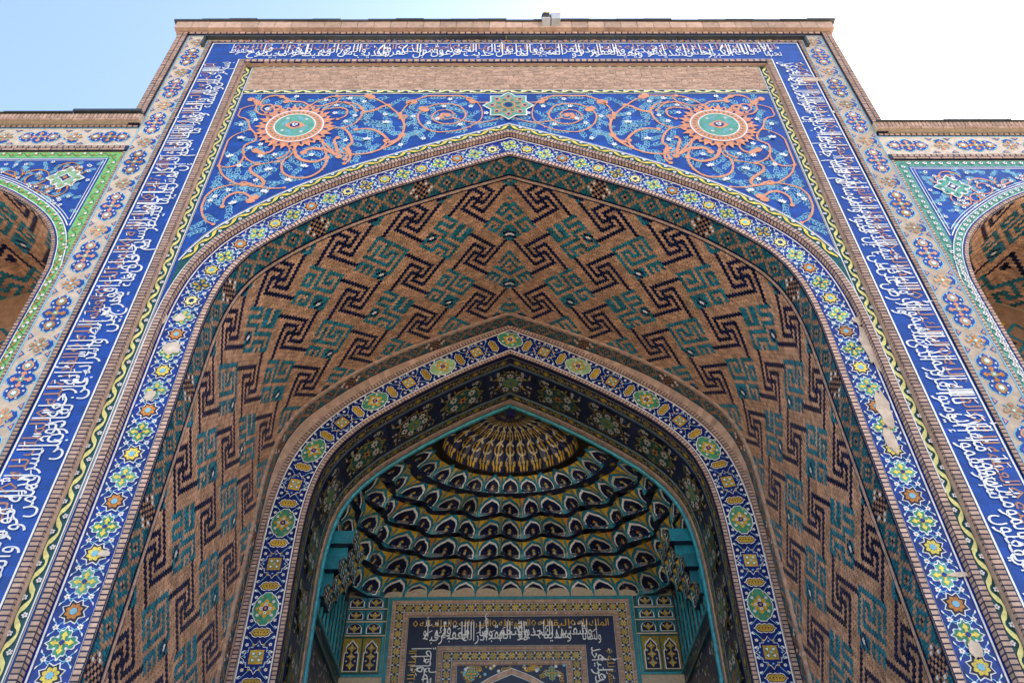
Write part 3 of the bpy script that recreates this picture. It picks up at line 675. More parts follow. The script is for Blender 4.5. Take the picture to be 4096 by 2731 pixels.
for a in (.8, 2.2, 3.9, 5.3): med.place(sprig(.26, 'light_blue', int(a*10)), .26*math.cos(a), .26*math.sin(a), a+1.7, .8, lay=13); med.flower((.33*math.cos(a), .33*math.sin(a)), .045, 'white', 15, 4, 'rust')
M_MED = med.mesh('sun_medallion')
for sg, nm in ((-1, ''), (1, '')):
    mx = (lambda u: u) if sg < 0 else (lambda u: 2*XF-u)
    f = lambda u, v, l, mx=mx: (mx(u), YS-l, v+ZC)
    part(arab.to(MB(), f), 'arabesque', spandrel); tag(part(spray.to(MB(), f), 'leaf_sprays', spandrel), kind='stuff'); part(blossom.to(MB(), f), 'blossoms', spandrel)
    m_ = facing(mx(mc[0]), YS, mc[1], 0, .98)
    if sg > 0: m_ = m_ @ Matrix.Diagonal((-1, 1, 1, 1))
    link('sun_medallion', M_MED, spandrel, m_)
st = Draw(); st.star((0, 0), .60, .455, 8, 'white', 9, math.pi/8*0); st.star((0, 0), .555, .42, 8, 'sea_green', 10)
for i in range(8):
    a = i*math.pi/4
    st.fill([rot(q, a) for q in ((.27, 0), (.36, .09), (.47, 0), (.36, -.09))], 'orange', 11); st.fill([rot(q, a) for q in ((.33, 0), (.365, .045), (.43, 0), (.365, -.045))], 'blue', 12)
    st.disc(rot((.235, 0), a+.39), .095, 'orange', 11, 10, .07, a+.39); st.disc(rot((.235, 0), a+.39), .07, 'green', 12, 10, .048, a+.39)
st.disc((0, 0), .16, 'orange', 13, 16); st.disc((0, 0), .13, 'green', 14, 16); st.disc((0, 0), .09, 'blue', 15, 14)
link('star_medallion', st.mesh('star_medallion'), spandrel, facing(XF+.03, YS, 16.92, math.pi/8*0, 1))
# ---- arch moulding between spandrel and flower band
mb = MB(); ring(mb, A, .715, .835, XA, .05, 'navy'); sweep(mb, A, .715, XA, .05, .165, 'navy'); sweep(mb, A, .835, XA, .05, .105, 'navy')
mo3 = part(mb, 'arch_moulding')
lay_arc('moulding_brick', mo3, A, .776, .112, .04, XA, .084, .0746, .74); lay_arc('moulding_brick', mo3, A, .7135, .012, .085, XA, .145, .0746, .74)
# ---- flower band around the great arch
YF = .16
mb = MB(); ring(mb, A, .10, .725, XA, YF, 'blue'); fb = part(mb, 'flower_band')
D = Draw()
for sg in (1, -1):
    for q, w_ in ((.135, .026), (.668, .026)): D.stroke([(XA+sg*p[0], p[1]) for p in A.off(q)], w_, 'white', 1)
part(D.to(MB(), wall(YF)), 'border_line', fb)
AM = A.offc(.40)
M_ROS = [rosette8('yellow', 'light_blue').mesh('star_rosette'), rosette8('amber', 'light_blue').mesh('star_rosette'), rosette8('pale_yellow', 'blue').mesh('star_rosette')]
M_CRO = [cross_med('yellow', 'green').mesh('cross_medallion'), cross_med('yellow', 'sea_green').mesh('cross_medallion'), cross_med('gold', 'dark_green').mesh('cross_medallion')]
M_LINK = flower_link().mesh('flower_pair')
def along(H, s, sg, XA_, Y, k=1):
    x, h, tx, th = H.at(s); t = Vector((sg*tx, 0, th)); n = Vector((-sg*th, 0, tx)); return frame_m((XA_+sg*x, Y, h+ZC), t*k, n*k, Vector((0, -k, 0)))
pit = .412; ns = int(AM.L/pit)
for sg in (1, -1):
    for i in range(0 if sg > 0 else 1, ns):
        if AM.at(i*pit)[1] < 2.7: break
        me = (M_CRO if i % 2 == 0 else M_ROS)[(0, 1, 0, 2, 1, 0, 0, 2, 1)[(i//2+(3 if sg < 0 else 0)) % 9] if i < 22 else (1, 0)[i//2 % 2]]
        link('cross_medallion' if i % 2 == 0 else 'star_rosette', me, fb, along(AM, i*pit, sg, XA, YF, 1.06))
        link('flower_pair', M_LINK, fb, along(AM, (i+.5)*pit, sg, XA, YF))
def ragged(cx, ch, rx, rh, seed, n=18):
    r = random.Random(seed); return [(cx+rx*math.cos(2*math.pi*i/n)*r.uniform(.7, 1.15), ch+rh*math.sin(2*math.pi*i/n)*r.uniform(.7, 1.15)) for i in range(n)]
for i, (px_, py_, rx, rh) in enumerate(((3480,1390,.13,.55),(3535,1640,.12,.45),(3455,1290,.2,.14),(3560,1760,.1,.25),(690,1395,.16,.17),(600,1585,.09,.12),(722,1275,.1,.10),(655,1280,.07,.14),(420,2215,.10,.05),(3842,2300,.2,.04),(3900,2600,.09,.13))):
    x, h = plane_px(px_, py_, YF); D = Draw(); D.fill(ragged(x, h, rx, rh, i), 'plaster' if i < 4 or i > 8 else 'stone', 7); part(D.to(MB(), wall(YF)), 'plaster_patch', fb)
# ---- inner edge moulding of the great arch
mb = MB(); ring(mb, A, .0, .112, XA, .095, 'navy'); sweep(mb, A, .112, XA, .095, .17, 'navy'); sweep(mb, A, .0, XA, .095, .11, 'navy'); mo4 = part(mb, 'arch_edge_moulding')
lay_arc('moulding_brick', mo4, A, .055, .10, .03, XA, .119, .0746, .74)
# ================================================================== THE VAULT between the great arch and the inner wall
mb = MB(); sweep(mb, A, 0, XA, .105, Y2+.02, 'mortar'); vault = part(mb, 'vault')
def fret():                                      # four-armed fret of single navy bricks, 13 x 13 around its centre
    S = set()
    for r in range(4):
        def put(y, x):
            for _ in range(r): y, x = x, -y
            S.add((y, x))
        for x in range(0, 3): put(0, x)
        for y in range(0, 5): put(y, 2)
        for x in range(-7, 3): put(4, x)
    return S
FRET = fret()
TX = [["TTTTT.TTTTT","T...T.T....","T.T.T.T.TTT","T.TTT.T.T.T","T.....T.T.T","TTTTTTT.TTT","...........","TTTTT.TTTTT","TTTTT.T...T","TTNTT.T.T.T","TTTTT.TTT.T"],
      ["TTTTTTTTTTT","T.....T...T","T.TTT.T.T.T","T.T.T.T.T.T","T.T.TTT.T.T","T.T.....T..","T.TTTTTTTTT","T..........","TTTTT.TTTTT",".TNTT.T.T.T",".TTTT.T.T.T"],
      ["TT.TT.TTTTT","TT.TT.T....","TT.TT.TTTTT","TT.TT.....T","TTTTT.TTTTT","......T....","TTTTTTT.TTT","T.......TNT","T.TTTTT.TTT","T.T...T...T","TTT.T.TTTTT"]]
def cell(p, q):
    n = 13; P_, Q_ = p % (2*n), q % (2*n)
    for cy in (0, n, 2*n):                       # frets on one colour of the checkerboard
        for cx in (0, n, 2*n):
            if ((cy+cx)//n) % 2 == 0 and (P_-cy, Q_-cx) in FRET: return 'N'
    for cy in (0, n, 2*n):
        for cx in (0, n, 2*n):
            if ((cy+cx)//n) % 2 == 1 and abs(P_-cy) <= 5 and abs(Q_-cx) <= 5:
                t = TX[((p+n//2)//n*3+(q+n//2)//n*5) % 3]; c = t[P_-cy+5][Q_-cx+5]
                if c == 'T':
                    for dy, dx in ((0, 1), (1, 0), (0, -1), (-1, 0)):
                        y, x = P_-cy+5+dy, Q_-cx+5+dx
                        if 0 <= y < 11 and 0 <= x < 11 and t[y][x] == 'N': return 'N'
                return 'W' if c == 'N' else c
    return '.'
BL, BH = .120, .060                             # brick length along the arch, height along the depth
VB = {'N': 'navy', 'T': 'turquoise', '.': 'vault_brick', 'W': 'white', 'O': 'brick'}
def lay_vault(H, XA_, y0, y1, par, kinds, pat, hmin=2.9, bl=BL, bh=BH, off=0):
    rows = int(round((y1-y0)/bh)); bh = (y1-y0)/rows
    for sg in (1, -1):
        for j in range(rows):
            i = 0
            while True:
                ii = 2*i+(j % 2); s = ii*bl/2
                if s-bl/2 > H.L: break
                i += 1
                sa, sb = max(0.004, s-bl/2+.004), s+bl/2-.004
                if sb-sa < .02: continue
                x, h, tx, th = H.at((sa+sb)/2)
                if h < hmin: break
                c = pat((ii+j)//2+off, (ii-j)//2+off, ii, j)
                m = VB[c]; pr = .012 if c == '.' else .015
                brick(kinds[0 if c == '.' else 1], par, (XA_+sg*(x+th*pr/2), y0+(j+.5)*bh, h-tx*pr/2+ZC), (sg*tx, 0, th), (0, 1, 0), (sg*th, 0, -tx), (sb-sa, bh-.007, pr), m)
lay_vault(A, XA, .72, 4.80, vault, ('vault_brick', 'glazed_brick'), lambda p, q, i, j: cell(p+4, q+9))
def border_pat(i, j, n=7):
    k, u = divmod(i, 10); d = abs(u-5)+abs(j-3)
    if k % 4 == 3: return ('W' if (u-j) % 4 == 2 and d in (0, 2, 4) and (u*3+j) % 5 < 2 else 'N') if d <= 4 and (u+j) % 2 == 0 else ('.' if d <= 5 else 'T')
    return 'N' if d == 0 else '.' if d <= 1 else 'T' if d <= 3 else ('.' if d < 6 else 'T')
def lay_grid(H, XA_, y0, y1, n, par, kind, pat, hmin=2.9, step=.058):
    bh = (y1-y0)/n
    for sg in (1, -1):
        for i in range(int(H.L/step)):
            x, h, tx, th = H.at((i+.5)*step)
            if h < hmin: break
            for j in range(n):
                c = pat(i, j); brick(kind, par, (XA_+sg*(x+th*.006), y0+(j+.5)*bh, h-tx*.006+ZC), (sg*tx, 0, th), (0, 1, 0), (sg*th, 0, -tx), (step-.005, bh-.005, .013), VB[c])
lay_grid(A, XA, .15, .585, 7, vault, 'border_tile', border_pat)
lay_grid(A, XA, 4.875, 5.25, 7, vault, 'border_tile', border_pat)
def soffit_line(H, XA_, ya, yb, lift, m, nm, par):
    mb = MB()
    for sg in (1, -1):
        f = smap(H, XA_, sg); S = [s for s in H.s if H.at(s)[1] > -1.4]
        mb.strip([f(s, ya, lift) for s in S], [f(s, yb, lift) for s in S], m); mb.strip([f(s, ya, lift) for s in S], [f(s, ya, 0) for s in S], m); mb.strip([f(s, yb, lift) for s in S], [f(s, yb, 0) for s in S], m)
    return part(mb, nm, par)
for ya, yb, m, l in ((.118, .145, 'navy', .016), (.590, .622, 'navy', .02), (.625, .675, 'brick', .03), (.678, .712, 'navy', .02), (4.80, 4.868, 'brick', .07), (4.868, 4.874, 'navy', .03), (5.252, 5.268, 'navy', .02)):
    soffit_line(A, XA, ya, yb, l, m, 'soffit_line', vault)
# ================================================================== INNER WALL with the second arch
mb = MB()
# ring between the vault and the inner arch (offsets from C)
for sg in (1, -1):
    a = A.off(0); b = C.off(0); n = 140
    def rs(Q):
        d = np.hypot(*np.diff(Q, axis=0).T); c = np.concatenate([[0], np.cumsum(d)]); t = np.linspace(0, c[-1], n); return np.stack([np.interp(t, c, Q[:, 0]), np.interp(t, c, Q[:, 1])], 1)
    mb.strip([(XA+sg*p[0], Y2, p[1]+ZC) for p in rs(a)], [(XC+sg*p[0], Y2, p[1]+ZC) for p in rs(b)], 'brick')
inner = part(mb, 'inner_wall')
mb = MB(); ring(mb, C, .115, .775, XC, Y2-.006, 'blue'); ib = part(mb, 'medallion_band')
D = Draw()
for sg in (1, -1):
    for q in (.135, .755): D.stroke([(XC+sg*p[0], p[1]) for p in C.off(q)], .024, 'white', 1)
part(D.to(MB(), wall(Y2-.006)), 'border_line', ib)
mo5 = part((lambda m: (ring(m, C, .785, .90, XC, Y2-.03, 'navy'), m)[-1])(MB()), 'brick_moulding'); mo6 = part((lambda m: (ring(m, C, .0, .105, XC, Y2-.03, 'navy'), sweep(m, C, .105, XC, Y2-.03, Y2-.006, 'navy'), sweep(m, C, 0, XC, Y2-.03, Y2, 'navy'), m)[-1])(MB()), 'brick_moulding')
lay_arc('moulding_brick', mo5, C, .845, .11, .03, XC, Y2-.006, .08, .76); lay_arc('moulding_brick', mo6, C, .052, .095, .03, XC, Y2-.006, .08, .76)
def oval_med(g='green'):
    d = Draw(); n = 28
    o = [((.30+.012*(i % 2))*math.cos(2*math.pi*i/n)*(1 if abs(math.cos(2*math.pi*i/n)) < .95 else 1.06), (.225+.012*(i % 2))*math.sin(2*math.pi*i/n)) for i in range(n)]
    d.fill([(x*1.05, y*1.07) for x, y in o], 'white', 1); d.fill(o, g, 2)
    for q in range(4):
        a = q*math.pi/2
        d.fill([rot(p, a+.785) for p in ((.02, -.03), (.11, -.05), (.15, -.02), (.15, .02), (.11, .05), (.02, .03))], 'gold', 3)
        d.fill([rot(p, a) for p in ((.10, -.02), (.14, -.05), (.20, 0), (.14, .05), (.10, .02))], 'gold', 3); d.flower(rot((.085, 0), a), .035, 'white', 5, 5, 'blue'); d.flower(rot((.19, 0), a+.785), .033, 'white', 5, 5, 'rust')
    d.fill([(.075, 0), (0, .075), (-.075, 0), (0, -.075)], 'blue', 4); d.disc((0, 0), .025, 'amber', 5, 6); return d
def gold_cart():
    d = Draw(); o = [(.075, 0), (.06, .04), (.075, .08), (.055, .14), (.02, .16), (0, .20), (-.02, .16), (-.055, .14), (-.075, .08), (-.06, .04)]; o = o+[(-x, -y) for x, y in o]
    d.fill([(x*1.3, y*1.12) for x, y in o], 'white', 1); d.fill([(x*1.1, y*1.03) for x, y in o], 'deep_navy', 2); d.fill([(x*.9, y*.92) for x, y in o], 'gold', 3)
    for i in range(5): d.disc((0, -.12+.06*i), .016, 'deep_navy', 4, 6); d.disc((.035, -.09+.045*i), .009, 'deep_navy', 4, 5); d.disc((-.035, -.09+.045*i), .009, 'deep_navy', 4, 5)
    return d
def lobe_med():
    d = Draw(); Q = [(0, .30), (10, .24), (20, .235), (28, .20), (45, .245), (62, .20), (70, .235), (80, .24)]
    o = [(r*math.cos(math.radians(a+90*q))*(1 if q % 2 == 0 else 1), r*.93*math.sin(math.radians(a+90*q))) for q in range(4) for a, r in Q]
    d.fill([(x*1.06, y*1.06) for x, y in o], 'white', 1); d.fill(o, 'blue', 2)
    for q in range(4):
        a = q*math.pi/2+.785
        d.fill([rot(p, a) for p in ((.0, -.05), (.10, -.09), (.15, -.03), (.185, 0), (.15, .03), (.10, .09), (0, .05))], 'gold', 3); d.disc(rot((.085, 0), a), .042, 'green', 4, 8); d.flower(rot((.085, 0), a), .03, 'white', 5, 3, None); d.flower(rot((.21, 0), a-.785), .022, 'light_blue', 4, 4, None)
    d.disc((0, 0), .026, 'light_blue', 5, 6); return d
def ib_fill():
    d = Draw()
    for sy in (1, -1):
        d.flower((0, sy*.20), .032, 'white', 2, 5, 'rust'); d.flower((0, sy*.09), .022, 'gold', 2, 4, None)
        for sx in (1, -1):
            d.stroke(smooth([(sx*.02, sy*.1), (sx*.09, sy*.16), (sx*.16, sy*.235)], 3), .010, 'light_blue', 1); d.leaf((sx*.10, sy*.20), math.atan2(sy, sx*.6), .06, .015, 'white', 2); d.flower((sx*.13, sy*.245), .022, 'white', 2, 5, None)
    return d
CM = C.offc(.445); M_OV = [oval_med('green').mesh('oval_medallion'), oval_med('mint').mesh('oval_medallion')]; M_GC = gold_cart().mesh('gold_cartouche'); M_LM = lobe_med().mesh('lobed_medallion'); M_IF = ib_fill().mesh('vine_fill')
p4 = .475; n = int(CM.L/p4)
for sg in (1, -1):
    for i in range(0 if sg > 0 else 1, n):
        if CM.at(i*p4)[1] < 4.9: break
        k = i % 4; nm, me = (('oval_medallion', M_OV[i//4 % 2 if i < 12 else 0]), ('gold_cartouche', M_GC), ('lobed_medallion', M_LM), ('gold_cartouche', M_GC))[k]
        link(nm, me, ib, along(CM, i*p4, sg, XC, Y2-.006, 1.02))
        tag(link('vine_fill', M_IF, ib, along(CM, (i+.5)*p4, sg, XC, Y2-.006, 1.1)), kind='stuff')
# ---- soffit of the second arch
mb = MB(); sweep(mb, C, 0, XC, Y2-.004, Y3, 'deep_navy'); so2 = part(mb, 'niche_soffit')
def big_rosette():
    d = Draw(); K = 7
    for i in range(K):
        a = i*2*math.pi/K+.22; c = (.30*math.cos(a), .26*math.sin(a)); d.disc(c, .165, 'olive', 2, 12); d.disc(c, .14, 'deep_navy', 3, 12); d.flower(c, .10, 'dull_white', 4, 7, 'deep_navy', a)
    d.disc((0, 0), .20, 'green', 5, 12); d.star((0, 0), .19, .09, 7, 'olive', 6, .2); d.disc((0, 0), .06, 'turquoise', 7, 8); return d
def big_lobed():
    d = Draw(); o = smooth([(.62, 0), (.48, .10), (.40, .27), (.22, .30), (0, .40), (-.22, .30), (-.40, .27), (-.48, .10), (-.62, 0), (-.48, -.10), (-.40, -.27), (-.22, -.30), (0, -.40), (.22, -.30), (.40, -.27), (.48, -.10)], 2, True)
    d.fill(o, 'olive', 2); d.fill([(x*.94, y*.92) for x, y in o], 'dark_green', 3)
    for sx in (1, -1):
        for sy in (1, -1): d.flower((sx*.26, sy*.15), .115, 'dull_white', 4, 7, 'deep_navy')
        d.star((sx*.0, sx*.27), .08, .03, 5, 'olive', 4); d.star((sx*.47, 0), .07, .03, 5, 'olive', 4)
    d.star((0, 0), .16, .06, 6, 'amber', 4); d.disc((0, 0), .05, 'deep_navy', 5, 6); return d
def soff_fill(seed):
    r = random.Random(seed); d = Draw()
    for sg in (1, -1):
        for q in (1, -1):
            P = [(q*(.02+.24*t*math.cos(2+5*t)), sg*(.10+.22*t+.05*math.sin(7*t))) for t in np.linspace(0, 1, 9)]; d.stroke(smooth(P, 2), .026, 'olive', 2); d.leaf(P[-1], 1.2*sg, .12, .035, 'olive', 3); d.leaf(P[4], -.7*sg+q, .12, .03, 'gold', 3)
        for _ in range(7): d.flower((r.uniform(-.32, .32), sg*r.uniform(.05, .42)), r.uniform(.035, .055), 'dull_white', 3, 6, 'deep_navy'); d.leaf((r.uniform(-.3, .3), sg*r.uniform(.03, .42)), r.uniform(0, 6), .06, .02, 'turquoise', 2)
    return d
def edge_band(L, w=.17, pitch=.40):
    d = Draw(); n = int(L/pitch)
    for i in range(n):
        u = (i+.5)*pitch; d.fill([(u-.11, 0), (u-.06, .05), (u, .075), (u+.06, .05), (u+.11, 0), (u+.06, -.05), (u, -.075), (u-.06, -.05)], 'olive', 2); d.star((u, 0), .05, .02, 4, 'deep_navy' if i % 2 else 'gold', 3)
        v = u+pitch/2; d.star((v, 0), .07, .035, 4, 'olive', 2); d.flower((v-.08, .045), .02, 'dull_white', 2, 5, None); d.flower((v+.08, -.045), .02, 'dull_white', 2, 5, None)
    return d
Ymid = Y2+.93; Lvis = next(s for s in C.s if C.at(s)[1] < 4.6)
R_, B_, F0, F1 = big_rosette(), big_lobed(), soff_fill(1), soff_fill(2)
MS = [R_.mesh('soffit_rosette'), B_.mesh('soffit_medallion')]
for sg in (1, -1):
    f = smap(C, XC, sg)
    for i in range(0, int(Lvis/1.40)+1):
        nm, src = (('soffit_rosette', R_), ('soffit_medallion', B_))[i % 2]
        if sg < 0 and i == 0: continue
        x, h, tx, th = C.at(i*1.40); lf = .045
        if i == 0: m_ = frame_m((XC, Ymid, h-.13+ZC), (1, 0, 0), (0, 1, 0), (0, 0, -1))
        else: m_ = frame_m((XC+sg*(x+lf*th), Ymid, h-lf*tx+ZC), (sg*tx, 0, th), (0, 1, 0), (sg*th, 0, -tx))
        link(nm, MS[i % 2], so2, m_)
    D = Draw(); i = 0
    while (i+.5)*.70 < Lvis: D.place((F0, F1)[i % 2], (i+.5)*.70+(.0 if i % 2 else .0), Ymid, 0, .95); i += 1
    for y in (Y2+.22, Y2+1.62): D.place(edge_band(Lvis), 0, y)
    for y, w_, m in ((Y2+.07, .03, 'navy'), (Y2+.105, .012, 'dull_white'), (Y2+.335, .012, 'dull_white'), (Y2+.36, .03, 'navy'), (Y2+.385, .012, 'light_blue'), (Y2+1.475, .012, 'dull_white'), (Y2+1.50, .035, 'aqua'), (Y2+1.53, .012, 'dull_white'), (Y2+1.735, .014, 'dull_white')):
        D.stroke([(s, y) for s in C.s if s < Lvis], w_, m, 1)
    tag(part(D.to(MB(), f), 'vine_mosaic', so2), kind='stuff')
soffit_line(C, XC, Y2+1.77, Y2+1.90, .03, 'brick', 'soffit_line', so2)
# turquoise rope moulding along the front of the stalactite vault
mb = MB(); K = 8; r0 = .055
for sg in (1, -1):
    S = [s for s in C.s if C.at(s)[1] > 3.6]; prev = None
    for s in S:
        x, h, tx, th = C.at(s); cx, cy, chh = x+th*.05, Y3-.055, h-tx*.05
        rg = []
        for k in range(K):
            a = 2*math.pi*k/K; o = r0*math.cos(a); q = r0*math.sin(a); rg.append((XC+sg*max(0, cx-th*o) if s < .1 else XC+sg*(cx-th*o), cy+q, chh+tx*o+ZC))
        if prev:
            for k in range(K): mb.poly([prev[k], prev[(k+1) % K], rg[(k+1) % K], rg[k]], 'aqua')
        prev = rg
part(mb, 'rope_moulding')
# ================================================================== STALACTITE (MUQARNAS) HALF DOME
def w_arch(h):                                   # half width of the niche arch at height h
    i = np.argmax(C.P[:, 1] < h); return float(C.P[i, 0])
TZ = [12.66, 12.27, 11.90, 11.52, 11.12, 10.72, 10.30]
TD = [1.25, 1.62, 2.12, 2.58, 3.00, 3.36, 3.66]
TN = [13, 15, 17, 19, 21, 23]
EX = [2.0, 2.0, 2.2, 2.6, 3.2, 4.4, 9.0]
def ring_pts(k, n, zig=0, ph=0, m=400):
    h = TZ[k]; wv = min(w_arch(h)-.03, 4.36)*(.80 if k == 0 else .90 if k == 1 else 1); dv = TD[k]; e = 2/EX[k]
    P = []
    for i in range(m+1):
        t = math.pi*(1-i/m); c, s = math.cos(t), math.sin(t); P.append((math.copysign(abs(c)**e, c)*wv, abs(s)**e*dv))
    P = np.array(P); d = np.hypot(*np.diff(P, axis=0).T); c = np.concatenate([[0], np.cumsum(d)]); t = np.linspace(0, c[-1], n+1)
    Q = np.stack([np.interp(t, c, P[:, 0]), np.interp(t, c, P[:, 1])], 1)
    if zig:
        for i in range(1, n):
            v = -Q[i]+np.array([0, -.3]); v /= np.linalg.norm(v); Q[i] = Q[i]+v*zig*(1 if (i+ph) % 2 else -1)
    return Q
def lerp_ring(Q, t): u = max(0, min(1, t))*(len(Q)-1); i = min(int(u), len(Q)-2); return Q[i]+(Q[i+1]-Q[i])*(u-i)
muq = MB()
dome = part((lambda m: (m.box(XC-.12, XC+.12, Y3+.01, Y3+.16, 13.60+ZC, 13.80+ZC, 'navy'), m)[-1])(MB()), 'muqarnas_vault')
def cell_draw(kind, rnd):
    d = Draw(); y = 'gold' if rnd.random() < .72 else 'amber'
    d.fill([(0, 0), (1, 0), (1, 1), (0, 1)], y, 0)
    top = .97 if kind != 2 else .88; wd = .42 if kind != 1 else .38
    def archp(k, b=.10): return [(.5-wd*k, b), (.5+wd*k, b), (.5+wd*k, b+(top-b)*.55*k), (.5+wd*.72*k, b+(top-b)*.80*k), (.5, b+(top-b)*k), (.5-wd*.72*k, b+(top-b)*.80*k), (.5-wd*k, b+(top-b)*.55*k)]
    d.fill(archp(1.16, .06), 'turquoise', 1); d.fill(archp(1.0, .10), 'dull_white' if rnd.random() < .3 else 'white', 2); d.fill(archp(.88, .145), 'navy', 3)
    c = (.5, .44); g = 'gold' if rnd.random() < .6 else 'amber'
    for q in range(4): d.fill([(c[0]+x*.62, c[1]+yy*.72) for x, yy in (rot(p, q*math.pi/2) for p in ((.03, -.07), (.13, -.13), (.26, 0), (.13, .13), (.03, .07)))], g, 4)
    d.disc(c, .075, 'green', 5, 8, .10); d.disc((c[0], c[1]-.02), .045, 'dull_white', 6, 6, .06)
    for sx in (1, -1): d.stroke([(.5+sx*.10, .23), (.5+sx*.19, .26), (.5+sx*.26, .34)], .03, 'dull_white', 4)
    d.fill([(0, 0), (1, 0), (1, .065), (0, .065)], 'aqua', 4); d.fill([(0, 0), (.055, 0), (.055, 1), (0, 1)], 'aqua', 5); d.fill([(.945, 0), (1, 0), (1, 1), (.945, 1)], 'aqua', 5)
    return d
def subdivide(d, n=5):
    """cut the larger pieces so that they follow a curved surface"""
    out = Draw()
    for pts, m, l in d.it:
        if len(pts) == 4 and l == 0:
            for i in range(n):
                for j in range(n): out.fill([(i/n, j/n), ((i+1)/n, j/n), ((i+1)/n, (j+1)/n), (i/n, (j+1)/n)], m, l)
        elif len(pts) == 4 and m == 'aqua':
            xs = [p[0] for p in pts]; ys = [p[1] for p in pts]
            for j in range(n):
                if max(xs)-min(xs) > .5: out.fill([(j/n, ys[0]), ((j+1)/n, ys[0]), ((j+1)/n, max(ys)), (j/n, max(ys))], m, l)
                else: out.fill([(min(xs), j/n), (max(xs), j/n), (max(xs), (j+1)/n), (min(xs), (j+1)/n)], m, l)
        elif len(pts) == 7:                      # arch panel: fan of quads from a centre line
            x0 = [.5]*7; bl, br = pts[0], pts[1]; rows = 5; yb = bl[1]; yt = pts[4][1]
            def half(y):
                if y <= pts[2][1]: return pts[2][0]-.5
                if y <= pts[3][1]: q = (y-pts[2][1])/(pts[3][1]-pts[2][1]); return (pts[2][0]-.5)*(1-q)+(pts[3][0]-.5)*q
                q = (y-pts[3][1])/(yt-pts[3][1]); return (pts[3][0]-.5)*(1-q)
            ys = [yb, (yb+pts[2][1])/2, pts[2][1], pts[3][1], (pts[3][1]+yt)/2, yt]
            for a, b in zip(ys, ys[1:]):
                for s0, s1 in ((-1, -.5), (-.5, 0), (0, .5), (.5, 1)): out.fill([(.5+s0*half(a), a), (.5+s1*half(a), a), (.5+s1*half(b), b), (.5+s0*half(b), b)], m, l)
        else: out.it.append((pts, m, l))
    return out
rnd = random.Random(5)
CELLS = [subdivide(cell_draw(k % 3, rnd)) for k in range(9)]
prevQ = None
for k in range(1, len(TZ)):
    n = TN[k-1]; zig = (0, 0, .16, .17, .15, .11, .0)[k]
    Q = ring_pts(k, n, zig, k % 2); U_ = prevQ if prevQ is not None else ring_pts(0, 13)
    z0, z1 = TZ[k]+ZC, TZ[k-1]+ZC-.004
    under = MB()
    for i in range(n):
        a, b = Q[i], Q[i+1]; e = b-a; L = np.linalg.norm(e); inn = np.array([-e[1], e[0]])/L          # outward (into the masonry)
        if np.dot(inn, a+b-np.array([0, 0])) < 0: inn = -inn
        top = lambda u, i=i: lerp_ring(U_, (i+u)/n)
        def pos(u, v, l, a=a, e=e, inn=inn, top=top, z0=z0, z1=z1, L=L):
            base = a+e*u; tp = top(u); tp = base+(tp-base)*.62
            c = 0 if v < .22 else ((v-.22)/.78)**1.35
            nb = .20*L*(1-(2*u-1)**2)*(1-c*.7)
            p = base+(tp-base)*c+inn*(nb-l*1.5)
            return (XC+p[0], Y3+.06+p[1], z0+(z1-z0)*v-(l*1.2 if v > .5 else 0))
        mbc = CELLS[(i*5+k*3) % 9].to(MB(), pos)
        part(mbc, 'muqarnas_cell', dome)
        # dark soffit of the tier above with a small star
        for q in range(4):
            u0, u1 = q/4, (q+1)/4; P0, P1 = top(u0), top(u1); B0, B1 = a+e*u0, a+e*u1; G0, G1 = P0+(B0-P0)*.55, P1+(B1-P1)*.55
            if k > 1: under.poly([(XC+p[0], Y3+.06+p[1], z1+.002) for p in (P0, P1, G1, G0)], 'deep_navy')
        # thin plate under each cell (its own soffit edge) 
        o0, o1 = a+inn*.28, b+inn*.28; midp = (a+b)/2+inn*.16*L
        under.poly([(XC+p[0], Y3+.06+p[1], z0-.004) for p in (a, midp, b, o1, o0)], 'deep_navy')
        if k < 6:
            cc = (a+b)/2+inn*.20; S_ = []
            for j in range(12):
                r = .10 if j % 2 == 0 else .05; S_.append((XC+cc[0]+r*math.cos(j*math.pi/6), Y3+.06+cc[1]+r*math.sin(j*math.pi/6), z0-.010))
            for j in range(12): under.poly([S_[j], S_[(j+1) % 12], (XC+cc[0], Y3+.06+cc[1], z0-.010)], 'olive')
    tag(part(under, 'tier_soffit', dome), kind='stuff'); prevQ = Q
# fluted shell at the top
K = 13; U0 = ring_pts(0, K)
fl = Draw()
for j in range(6):
    for i in range(4): fl.fill([(i/4, j/6), ((i+1)/4, j/6), ((i+1)/4, (j+1)/6), (i/4, (j+1)/6)], 'deep_navy', 0)
for j in range(4):
    v0 = .06+j*.235
    for sx in (1, -1):
        fl.stroke(smooth([(.5+sx*.06, v0), (.5+sx*.30, v0+.05), (.5+sx*.22, v0+.11), (.5+sx*.36, v0+.16), (.5+sx*.05, v0+.225)], 2), .045, 'dull_white', 2)
        fl.flower((.5+sx*.34, v0+.10), .07, 'gold', 3, 5, None); fl.leaf((.5, v0+.12), 1.57+sx*.8, .14, .05, 'gold', 3)
    fl.flower((.5, v0+.10), .10, 'gold', 3, 5, 'green'); fl.flower((.5, v0+.235), .06, 'yellow', 3, 5, None); fl.leaf((.12, v0+.05), 1.2, .08, .03, 'turquoise', 2); fl.leaf((.88, v0+.05), 1.9, .08, .03, 'turquoise', 2)
for j in range(3): fl.disc((.5+(-.22, 0, .22)[j], .08), .07, 'gold', 4, 6)
ztop, zbot = 13.70+ZC, TZ[0]+ZC+.02
